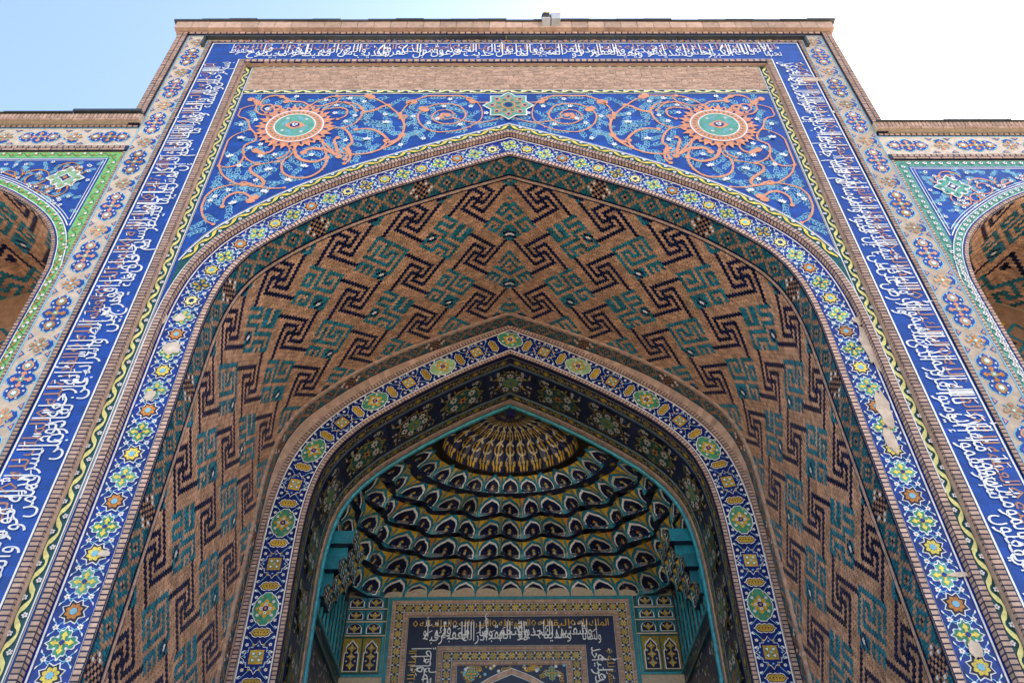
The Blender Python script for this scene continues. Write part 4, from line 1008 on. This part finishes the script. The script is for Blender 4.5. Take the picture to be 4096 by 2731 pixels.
for i in range(K):
    def pos(u, v, l, i=i):
        b = lerp_ring(U0, (i+u)/K); c = np.array([0, .05])
        r = max(0.0, min(1.0, 1-v)); rr_ = math.sin(math.pi/2*min(1, r*.94+.06)); z = zbot+(ztop-zbot)*(1-(r)**1.75)
        p = c+(b-c)*rr_; sc = (1-(2*u-1)**2)*(.055*rr_+.004)
        nrm = b-c; nrm = nrm/np.linalg.norm(nrm); p = p+nrm*(sc-l*.9)
        return (XC+p[0], Y3+.06+p[1], z-l*.6+sc*.4)
    part(fl.to(MB(), pos), 'shell_flute', dome)
# masonry filling behind the shell and the cells so that no gap shows
mb = MB()
# ================================================================== NICHE BELOW: side walls and back wall
mb = MB(); XN = 4.37
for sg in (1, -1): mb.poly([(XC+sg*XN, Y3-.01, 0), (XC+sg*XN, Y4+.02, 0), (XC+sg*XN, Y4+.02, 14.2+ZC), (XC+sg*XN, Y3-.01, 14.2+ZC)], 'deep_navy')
mb.poly([(XC-XN, Y4, 0), (XC+XN, Y4, 0), (XC+XN, Y4, 14.2+ZC), (XC-XN, Y4, 14.2+ZC)], 'mortar')
mb.poly([(XC-XN, Y3, 14.0+ZC), (XC+XN, Y3, 14.0+ZC), (XC+XN, Y4, 14.0+ZC), (XC-XN, Y4, 14.0+ZC)], 'mortar')
niche = part(mb, 'niche_wall')
# side walls: turquoise verticals, a raking rail and small flowers
for sg in (1, -1):
    mb = MB()
    for i in range(9):
        y = Y3+.25+i*.38; a, b = sorted((XC+sg*(XN-.001), XC+sg*(XN-.04))); mb.box(a, b, y, y+.05, 8.28+ZC, 10.35+ZC-.18*abs(i-6), 'aqua')
    a, b = sorted((XC+sg*(XN-.001), XC+sg*(XN-.06))); mb.box(a, b, Y3, Y4-.03, 8.18+ZC, 8.27+ZC, 'aqua'); mb.box(a, b, Y3, Y4-.03, 7.80+ZC, 7.86+ZC, 'dark_green')
    part(mb, 'wall_rail', niche)
    D = Draw()
    for i in range(260):
        u, v = Y3+random.uniform(.05, 3.6), random.uniform(6.5, 10.2); D.flower((u, v), .045, 'dull_white' if i % 3 else 'olive', 1, 6, None)
    tag(part(D.to(MB(), lambda u, v, l, sg=sg: (XC+sg*(XN-l), u, v+ZC)), 'wall_mosaic', niche), kind='stuff')
# back wall frames, nested
BK = Y4-.01; wb = wall(BK)
def uframe(d, w_, h, m, lay): # an inverted U centred on XC
    for sg in (1, -1): d.fill([(XC+sg*d_, q) for d_, q in ((w_[0], 5.5), (w_[0], h[0]), (w_[1], h[1]), (w_[1], 5.5))], m, lay)
    d.fill([(XC-w_[0], h[0]), (XC+w_[0], h[0]), (XC+w_[1], h[1]), (XC-w_[1], h[1])], m, lay)
D = Draw()
for (a, b, m, l) in ((3.28, 3.18, 'aqua', 6), (3.18, 3.09, 'brick', 3), (3.09, 2.85, 'navy', 2), (2.85, 2.74, 'brick', 3), (2.74, 1.90, 'navy', 2), (1.90, 1.80, 'brick', 3), (1.80, 1.52, 'navy', 2), (1.52, 1.42, 'brick', 3), (1.42, .02, 'navy', 2)):
    uframe(D, (a, b), (10.30-(3.28-a), 10.30-(3.28-b)), m, l)
def uline(D, a, w_, m, lay): D.stroke([(XC-a, 5.5), (XC-a, 10.30-(3.28-a)), (XC+a, 10.30-(3.28-a)), (XC+a, 5.5)], w_, m, lay)
for a in (3.08, 2.86, 2.72, 1.92, 1.78, 1.54): uline(D, a, .022, 'dull_white', 4)
frames = part(D.to(MB(), wb), 'niche_panel', niche)
for a in (3.135, 2.795, 1.85, 1.47):
    t = 10.30-(3.28-a)
    for sg in (1, -1): lay_line('niche_brick', frames, (XC+sg*a, 6.4), (XC+sg*a, t), .075, .03, BK-.012, .085, .72)
    lay_line('niche_brick', frames, (XC-a, t), (XC+a, t), .075, .03, BK-.012, .085, .72)
def yrosette(): 
    d = Draw(); d.flower((0, 0), .10, 'gold', 2, 8, None); d.star((0, 0), .06, .025, 4, 'green', 3); d.disc((0, 0), .02, 'dull_white', 4, 6)
    for sy in (1, -1):
        d.flower((.12, sy*.075), .026, 'white', 2, 3, None); d.stroke(smooth([(.05, sy*.05), (.12, sy*.04), (.19, sy*.05)], 3), .010, 'light_blue', 1)
    return d
M_YR = yrosette().mesh('yellow_rosette'); st_ = .235
for a in (2.97, 1.66):
    t = 10.30-(3.28-a); n = int(2*a/st_)
    for i in range(n+1): link('yellow_rosette', M_YR, frames, facing(XC-a+i*2*a/n, BK-.009, t, 0, 1))
    for sg in (1, -1):
        for i in range(1, 11): link('yellow_rosette', M_YR, frames, facing(XC+sg*a, BK-.009, t-i*st_, math.pi/2, 1))
tm = {'r': lambda u, v, l: (XC+1.92+v, BK-.008-l, 8.86-u+ZC), 'l': lambda u, v, l: (XC-1.92-v, BK-.008-l, 8.86-(3.4-u)+ZC), 't': lambda u, v, l: (XC+u, BK-.008-l, 8.94+v+ZC)}
part(run_text(S90b, 4.6, -2.3, .14, .42, .66, 'white', 4, lift=.14).to(MB(), tm['t']), 'lettering', frames)
part(run_text(S90a[-9:], 3.4, 0, .14, .40, .66, 'white', 4, lift=.14).to(MB(), tm['r']), 'lettering', frames)
part(run_text(S90c[:9], 3.4, 0, .14, .40, .66, 'white', 4, lift=.14).to(MB(), tm['l']), 'lettering', frames)
part(run_kufic(5.2, -2.6, .50, .72, 'gold', 2, .9).to(MB(), tm['t']), 'kufic_lettering', frames)
for q in 'rl': part(run_kufic(3.4, 0, .50, .72, 'gold', 2, .9).to(MB(), tm[q]), 'kufic_lettering', frames)
# inner door arch and its spandrel flowers
D = Draw(); ar = smooth([(0, 8.28), (.6, 8.02), (1.1, 7.65), (1.36, 7.1)], 5)
for sg in (1, -1):
    D.stroke([(XC+sg*x, h) for x, h in ar], .10, 'brick', 5); D.stroke([(XC+sg*x, h+.075) for x, h in ar], .02, 'white', 5); D.stroke([(XC+sg*x, h-.075) for x, h in ar], .02, 'white', 5)
    D.place(cross_med('gold', 'green', 'amber', 'dull_white'), XC+sg*1.02, 8.22, 0, .95, lay=3)
    for i in range(14): D.flower((XC+sg*random.uniform(.15, 1.35), random.uniform(8.12, 8.46)), random.uniform(.03, .05), random.choice(('white', 'gold', 'light_blue')), 4, 6, None)
    for i in range(5): D.place(sprig(.3, 'gold', i), XC+sg*(.3+.22*i), 8.3, i*1.3, .9, lay=2)
D.stroke([(XC-1.40, 5.5), (XC-1.40, 8.49), (XC+1.40, 8.49), (XC+1.40, 5.5)], .02, 'dull_white', 4)
part(D.to(MB(), wb), 'door_spandrel', frames)
# flanking panels: tiers of little arched fields
M_CELL = {}
def field(w_, h_, big=False):
    d = Draw(); d.fill([(-w_/2, 0), (w_/2, 0), (w_/2, h_), (-w_/2, h_)], 'olive' if big else 'turquoise', 1)
    k = w_*.42; o = [(-k, .02), (k, .02), (k, h_*.55), (k*.75, h_*.62), (k*.85, h_*.74), (0, h_*.95), (-k*.85, h_*.74), (-k*.75, h_*.62), (-k, h_*.55)] if big else [(-k, .02), (k, .02), (k, h_*.55), (k*.7, h_*.8), (0, h_*.97), (-k*.7, h_*.8), (-k, h_*.55)]
    d.fill(o, 'white', 2); d.fill([(x*.88, .02+(y-.02)*.94+.012) for x, y in o], 'navy', 3)
    for q in range(3 if big else 1):
        cy = h_*(.2+.25*q) if big else h_*.45; r = w_*.26
        d.star((0, cy), r, r*.5, 4, 'gold', 4); d.disc((0, cy), r*.35, 'green', 5, 7); d.flower((0, cy), r*.25, 'dull_white', 6, 3, None)
        for sx in (1, -1): d.flower((sx*w_*.24, cy+h_*.12), w_*.06, 'dull_white', 4, 5, None)
    return d.mesh('arched_field')
M_F = [field(.46, .88, True), field(.46, .31), field(.46, .27), field(.46, .30)]
for sg in (1, -1):
    fp = Draw(); fp.fill([(XC+sg*3.30, 8.18), (XC+sg*4.36, 8.18), (XC+sg*4.36, 10.3), (XC+sg*3.30, 10.3)], 'dark_green', 1)
    for a, b, c, d_ in ((3.27, 8.20, 4.36, 8.20), (3.34, 8.2, 3.34, 9.2)): fp.stroke([(XC+sg*a, b), (XC+sg*c, d_)], .06, 'aqua', 5)
    for h in (9.24, 9.62, 9.97): fp.stroke([(XC+sg*3.3, h), (XC+sg*4.36, h)], .035, 'plaster', 5)
    fpo = part(fp.to(MB(), wb), 'flanking_panel', niche)
    for r, (h, me) in enumerate(zip((8.29, 9.28, 9.66, 10.0), M_F)):
        for i in range(2): link('arched_field', me, fpo, facing(XC+sg*(3.62+.50*i), BK-.008, h, 0, 1))
# squinch stalactites hanging on the side walls below the main tiers
rnd2 = random.Random(9)
for sg in (1, -1):
    for k in range(5):
        hz = 10.25-.33*k; proj = .62-.125*k
        for i in range(3 if k < 3 else 2):
            y = Y3+.12+i*.42+(.2 if k % 2 else 0)
            def pos(u, v, l, sg=sg, y=y, hz=hz, proj=proj):
                c = 0 if v < .4 else ((v-.4)/.6)**2; d_ = proj+.125*c+.05*math.cos((u-.5)*math.pi)*-1
                return (XC+sg*(XN-max(.02, d_)-l), y+.42*(1-u if sg > 0 else u), hz-.33+.33*v+ZC)
            part(CELLS[rnd2.randrange(9)].to(MB(), pos), 'muqarnas_cell', dome)
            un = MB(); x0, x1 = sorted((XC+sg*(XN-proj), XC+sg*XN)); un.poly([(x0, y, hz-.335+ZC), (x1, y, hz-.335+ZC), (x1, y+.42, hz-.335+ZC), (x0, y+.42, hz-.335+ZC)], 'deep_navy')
            ye = y if i == 0 else None
            if i == (2 if k < 3 else 1): un.poly([(x0, y+.42, hz-.33+ZC), (x1, y+.42, hz-.33+ZC), (x1, y+.42, hz+ZC), (x0, y+.42, hz+ZC)], 'turquoise')
            if i == 0: un.poly([(x0, y, hz-.33+ZC), (x1, y, hz-.33+ZC), (x1, y, hz+ZC), (x0, y, hz+ZC)], 'turquoise')
            part(un, 'tier_soffit', dome)
# ================================================================== WINGS
def wing(sg, name, label, dz, border, vinec, bud):
    root = tag(empty(name, (XF+sg*8.1, .02, 0)), label, 'building')
    inv = Matrix.Translation((-(XF+sg*8.1), -.02, 0))
    def wp(mb, nm, par=None):
        o = mb.build(nm, None); o.parent = par or root
        if par is None: o.matrix_parent_inverse = inv
        return o
    X = lambda d: XF+sg*d                        # d: distance from the portal axis
    x_in, x_out = 8.10, 26.0; xc_, hw = 11.015, 2.62   # bay axis and half span of the niche
    prof = Half([(0, 14.05+dz), (.6, 13.78+dz), (1.02, 13.56+dz), (1.42, 13.28+dz), (1.80, 12.97+dz), (2.10, 12.66+dz), (2.32, 12.33+dz), (2.48, 11.95+dz), (2.58, 11.5+dz), (hw, 11.05+dz), (hw, 9), (hw, 5), (hw, -1.62)])
    XW = X(xc_); top = 16.03+dz
    # body with the niche opening cut out
    D = Draw(); q = prof.off(0); rt = [(XW+p[0], p[1]) for p in q]; lt = [(XW-p[0], p[1]) for p in q]
    xa, xb = sorted((X(x_in-.035), X(x_out)))
    D.fill([(xa, -1.64), (xa, top), (xb, top), (xb, -1.64)]+list(reversed(rt))+lt[1:], 'plaster', 0)
    mb = MB(); D.to(mb, wall(.02)); mb.box(xa, xb, .02, 9, Wz(top-.1), Wz(top-.002), 'brick', ''); mb.box(xa, xb, 8.8, 9, 0, Wz(top-.11), 'brick')
    wb_ = wp(mb, 'wall_body')
    # cornice: soldier course, ledge and dark-jointed course
    mb = MB(); mb.box(xa, xb, -.10, .3, Wz(top+.01), Wz(top+.06), 'mortar'); mb.box(xa, xb, -.11, .3, Wz(top+.06), Wz(top+.245), 'mortar')
    co = wp(mb, 'cornice'); n = int((13.2-x_in)/.085)
    for i in range(n): brick('cornice_brick', co, (X(x_in+(i+.5)*.085), -.115, Wz(top+.155)), (1, 0, 0), (0, 0, 1), (0, -1, 0), (.072, .175*random.uniform(.95, 1), .03))
    n = int((13.2-x_in)/.24)
    for i in range(n): brick('cornice_brick', co, (X(x_in+(i+.5)*.24), -.112, Wz(top+.034)), (1, 0, 0), (0, 0, 1), (0, -1, 0), (.232, .048, .03))
    mb = MB()
    for i in range(12):
        x0, x1 = sorted((X(8.12+i*1.5), X(8.12+(i+1)*1.5))); dzz = .012*math.sin(i*1.7)+(.055*max(0, 1-i) if sg < 0 else 0)
        mb.box(x0, x1, -.17, .4, Wz(top+.25)+dzz, Wz(top+.275)+dzz*2, 'flashing')
    wp(mb, 'roof_flashing')
    g0, g1 = 15.90+dz, 15.21+dz
    D = Draw(); D.fill([(xa, g1-.02), (xb, g1-.02), (xb, g0+.02), (xa, g0+.02)], 'stone', 0)
    for h in (g0, g1): D.stroke([(xa, h), (xb, h)], .024, 'light_blue', 2)
    ga = wp(D.to(MB(), wall(.012)), 'geometric_band')
    geom_run(ga, X(8.62), (g0+g1)/2, (sg, 0), 6, Y=.008, w=.62, start=1, flag=1 if sg < 0 else 0)
    mb = MB(); mb.box(xa, xb, .0, .02, Wz(g0+.03), Wz(top-.004), 'navy'); mb.box(xa, xb, -.03, .02, Wz(g1-.20), Wz(g1-.03), 'navy'); mo = wp(mb, 'brick_moulding')
    p0, p1 = (X(8.12), X(13.3)) if sg > 0 else (X(13.3), X(8.12))
    lay_line('moulding_brick', mo, (p0, g0+.075), (p1, g0+.075), .07, .02, .014, .12, .78)
    lay_line('moulding_brick', mo, (p0, g1-.08), (p1, g1-.08), .08, .03, -.006, .12, .78); lay_line('ledge_brick', mo, (p0, g1-.165), (p1, g1-.165), .06, .03, -.006, .25, .96)
    xe0, xe1 = sorted((X(8.075), X(8.135))); mb = MB(); mb.box(xe0, xe1, -.004, .02, 0, Wz(g1-.21), 'navy', 'b'); mo_ = wp(mb, 'brick_moulding')
    lay_line('moulding_brick', mo_, (X(8.105), 7), (X(8.105), g1-.21), .055, .02, .010, .0746, .74)
    # vine border: along the top, down the portal side, and around the niche arch
    gt = g1-.22; W_ = .20
    D = Draw(); D.fill([(xa if sg < 0 else X(8.14), gt-W_), (X(8.14) if sg < 0 else xb, gt-W_), (X(8.14) if sg < 0 else xb, gt), (xa if sg < 0 else X(8.14), gt)], border, 1)
    D.fill([(X(8.14), 5), (X(8.36), 5), (X(8.36), gt-W_+.002), (X(8.14), gt-W_+.002)], border, 2)
    fld = []
    vb = wp(D.to(MB(), wall(.018)), 'vine_border')
    bo, bi = prof.off(.275), prof.off(.155)
    mb = MB()
    # blue spandrel: between the vine border and the arch border
    sp = [(X(8.36), gt-W_), (XW, gt-W_)]
    curve = [(XW-sg*p[0], p[1]) for p in bo if p[0] < xc_-8.36 and p[1] > 9]
    D = Draw(); D.fill([(X(8.36), gt-W_)]+[(XW, gt-W_)]+curve+[(X(8.36), curve[-1][1]-.02)], 'cobalt', 1)
    cin = [(XW-sg*p[0], p[1]) for p in prof.off(.32) if p[0] < xc_-8.41 and p[1] > 9]
    for off_, w_ in ((.045, .022), (.10, .014)):
        cc = [(XW-sg*p[0], p[1]) for p in prof.off(.275+off_) if p[0] < xc_-8.36-off_ and p[1] > 9]
        D.stroke([(X(8.36+off_), cc[-1][1]), (X(8.36+off_), gt-W_-off_), (XW, gt-W_-off_)], w_, 'white', 3); D.stroke(cc, w_, 'white', 3)
    spo = wp(D.to(MB(), wall(.018)), 'spandrel_panel')
    # ornament in the spandrel
    O = Draw(); cm = (X(9.02), 14.05+dz)
    r = random.Random(11 if sg > 0 else 12)
    def ins(x, h, mrg=.16):
        ax = abs(x-XW); d_ = (x-XF)*sg
        return d_ > 8.36+mrg and h < gt-W_-mrg and h > np.interp(ax, prof.P[:, 0], prof.P[:, 1])+.275*1.12+mrg*.9 if ax < hw-.1 else False
    vin = 'orange' if sg > 0 else 'amber'
    for (cx, ch, rad, a0, tu) in ((.62, 0, .34, 0, 1.6), (1.2, .08, .30, 2.2, 1.6), (.05, -.42, .26, 1, 1.5), (-.15, .28, .2, 3, 1.3), (.35, -.38, .22, 4, 1.4), (1.75, .22, .22, 2, 1.5), (.05, .33, .25, 0, 1.4)):
        P = []
        for i in range(26):
            t = i/25; a = a0+tu*2*math.pi*t; rr_ = rad*(1-.75*t); P.append((cm[0]+sg*(cx+rr_*math.cos(a)), cm[1]+ch+rr_*math.sin(a)))
        P = [p for p in P if ins(*p, .14)]
        if len(P) > 4: O.stroke(P, [.022+.018*math.sin(i*.5)**2 for i in range(len(P))], vin, 4); O.leaf(P[-1], 1, .09, .03, vin, 4)
    for i in range(400):
        p = (X(r.uniform(8.5, 11)), r.uniform(12.2, 14.7)+dz)
        if not ins(*p): continue
        if i % 2: O.place(sprig(.24, 'light_blue', i), p[0], p[1], r.uniform(0, 6), .62, lay=1)
        elif i % 4 == 0: O.flower(p, .045, 'white', 6, 5, 'blue', r.random())
    wp(O.to(MB(), wall(.018)), 'arabesque', spo)
    m = Draw(); qo = smooth([(.40*(1 if i % 4 == 0 else .8 if i % 2 == 0 else .72)*math.cos(i*math.pi/8), .40*(1 if i % 4 == 0 else .8 if i % 2 == 0 else .72)*math.sin(i*math.pi/8)) for i in range(16)], 2, True)
    m.fill(qo, 'white', 7); m.fill([(x*.9, y*.9) for x, y in qo], 'sea_green' if sg > 0 else 'mint', 8)
    m.star((0, 0), .17, .10, 4, 'white', 9); m.star((0, 0), .13, .075, 4, 'blue', 10); m.disc((0, 0), .05, 'white' if sg > 0 else vin, 11, 6)
    for i in range(8): m.flower((.25*math.cos(i*.785+.4), .25*math.sin(i*.785+.4)), .04, 'white', 10, 5, None); m.leaf((.2*math.cos(i*.785), .2*math.sin(i*.785)), i*.785, .12, .02, 'dark_green' if sg > 0 else 'amber', 9)
    link('medallion', m.mesh('medallion'), spo, facing(cm[0], .018, cm[1], .0, 1))
    # arch border
    mb = MB(); ring(mb, prof, .10, .275, XW, .004, border); ab = wp(mb, 'arch_border')
    D = Draw()
    for s2 in (1, -1):
        for o_, w_, mm in ((.265, .018, 'white'), (.112, .014, 'white'), (.09, .024, 'blue'), (.282, .012, 'blue')): D.stroke([(XW+s2*p[0], p[1]) for p in prof.off(o_)], w_, mm, 1)
    wp(D.to(MB(), wall(.004)), 'border_line', ab)
    PM = prof.offc(.19); Lm = next(s for s in PM.s if PM.at(s)[1] < 6)
    def green_vine(L):
        d = Draw(); n_ = int(L/.17)
        for i in range(n_):
            u = (i+.5)*.17; s_ = 1 if i % 2 else -1
            d.stroke(smooth([(u-.11, -s_*.02), (u-.05, s_*.05), (u+.02, s_*.055), (u+.06, s_*.0)], 3), .010, 'dark_green', 2)
            d.leaf((u-.03, -s_*.02), .4*s_, .09, .03*s_, vinec, 3)
            if sg > 0 or i % 2: d.flower((u+.03, s_*.035 if sg < 0 else 0), .034 if sg < 0 else .048, 'white', 4, 5, bud)
        return d
    f = hmap(PM, XW, .0, -sg); wp(green_vine(Lm).to(MB(), f), 'vine', ab)
    wp(green_vine(4.6).to(MB(), lambda u, v, l: (X(8.3)+sg*u, .012-l, gt-.10+v+ZC)), 'vine', vb)
    wp(green_vine(gt-7).to(MB(), lambda u, v, l: (X(8.25)+v, .008-l, gt-.12-u+ZC)), 'vine', vb)
    mb = MB(); ring(mb, prof, 0, .078, XW, -.002, 'navy'); sweep(mb, prof, 0, XW, -.002, .03, 'navy'); am = wp(mb, 'arch_moulding'); lay_arc('moulding_brick', am, prof, .038, .07, .02, XW, .012, .0746, .74, hmin=6)
    # niche: brick vault with glazed pattern, ledge and back wall
    mb = MB(); sweep(mb, prof, 0, XW, .02, 3.2, 'mortar'); mb.poly([(XW-hw, 3.2, 0), (XW+hw, 3.2, 0), (XW+hw, 3.2, 15.6+dz+ZC), (XW-hw, 3.2, 15.6+dz+ZC)], 'vault_brick'); nv = wp(mb, 'niche_vault')
    lay_vault(prof, XW, .05, 3.15, nv, ('niche_vault_brick', 'niche_glazed_brick'), lambda p, q, i, j: cell(p+3, q+2), hmin=7.5, bl=.15, bh=.075)
    D = Draw()
    for i in range(9):
        for j in range(14):
            x, h = XW-hw+.3+i*.6, 6+j*.6
            if h < 13+dz: D.stroke([(x-.3, h-.3), (x+.3, h+.3)], .07, 'turquoise', 2); D.stroke([(x-.3, h+.3), (x+.3, h-.3)], .07, 'turquoise', 2); D.star((x, h+.3), .12, .06, 4, 'gold' if j % 2 else 'navy', 4)
    D.to(MB(), wall(3.2)); wp(D.to(MB(), wall(3.2)), 'back_wall_lattice', nv)
    mb = MB(); mb.box(XW-hw, XW+hw, 2.6, 3.19, 10.45+dz+ZC, 10.6+dz+ZC, 'brick'); mb.box(XW-hw, XW+hw, 2.65, 3.19, 10.2+dz+ZC, 10.44+dz+ZC, 'navy'); wp(mb, 'ledge', nv)
    return root
wing(-1, 'side_wing', 'lower wing with leaf green vine border, amber arabesques and black roofing lifted at its end', 0, 'leaf_green', 'amber', None)
wing(1, 'side_wing', 'lower wing with sea green flower border and peach arabesques around its arched niche', -.38, 'sea_green', 'orange', 'navy')
# ================================================================== floodlight camera on the roof edge
cx, ch = 1.16, 20.50
sc_ = tag(empty('security_camera', (cx, -.33, ch+ZC+.0)), 'black dome camera with pale grey box perched on the portal roof edge', 'camera')
def sph(r, n=14, m=10, sz=1):
    mb = MB(); G = [[(r*math.sin(math.pi*j/m)*math.cos(2*math.pi*i/n), r*math.sin(math.pi*j/m)*math.sin(2*math.pi*i/n), sz*r*math.cos(math.pi*j/m)) for i in range(n)] for j in range(m+1)]
    for j in range(m):
        for i in range(n): mb.poly([G[j][i], G[j][(i+1) % n], G[j+1][(i+1) % n], G[j+1][i]], 'plastic_black')
    return mb
link('dome', sph(.125, sz=1.15).mesh('dome'), sc_, Matrix.Translation((0, 0, .02)))
mb = MB(); mb.box(-.10, .10, -.06, .28, -.165, -.125, 'plastic_grey'); mb.box(-.11, .11, .0, .30, -.122, -.06, 'plastic_grey'); link('mounting_collar', mb.mesh('mounting_collar'), sc_)
mb = MB(); mb.box(.13, .36, -.04, .24, -.15, .09, 'plastic_grey'); mb.box(.12, .37, -.05, .25, .092, .115, 'plastic_grey'); link('housing', mb.mesh('housing'), sc_)
mb = MB()
for i in range(10):
    a0, a1 = 2*math.pi*i/10, 2*math.pi*(i+1)/10; c0, c1 = (math.cos(a0), math.sin(a0)), (math.cos(a1), math.sin(a1))
    mb.poly([(c0[0]*.045, -.128, c0[1]*.045), (c1[0]*.045, -.128, c1[1]*.045), (0, -.134, 0)], 'gold')
link('lens', mb.mesh('lens'), sc_)
# ================================================================== paving of the court
mb = MB(); mb.poly([(-600, -600, 0), (600, -600, 0), (600, 600, 0), (-600, 600, 0)], 'ground'); g = mb.build('ground'); tag(g, 'pale stone paving of the courtyard', 'ground', kind='structure')
flush_bricks()
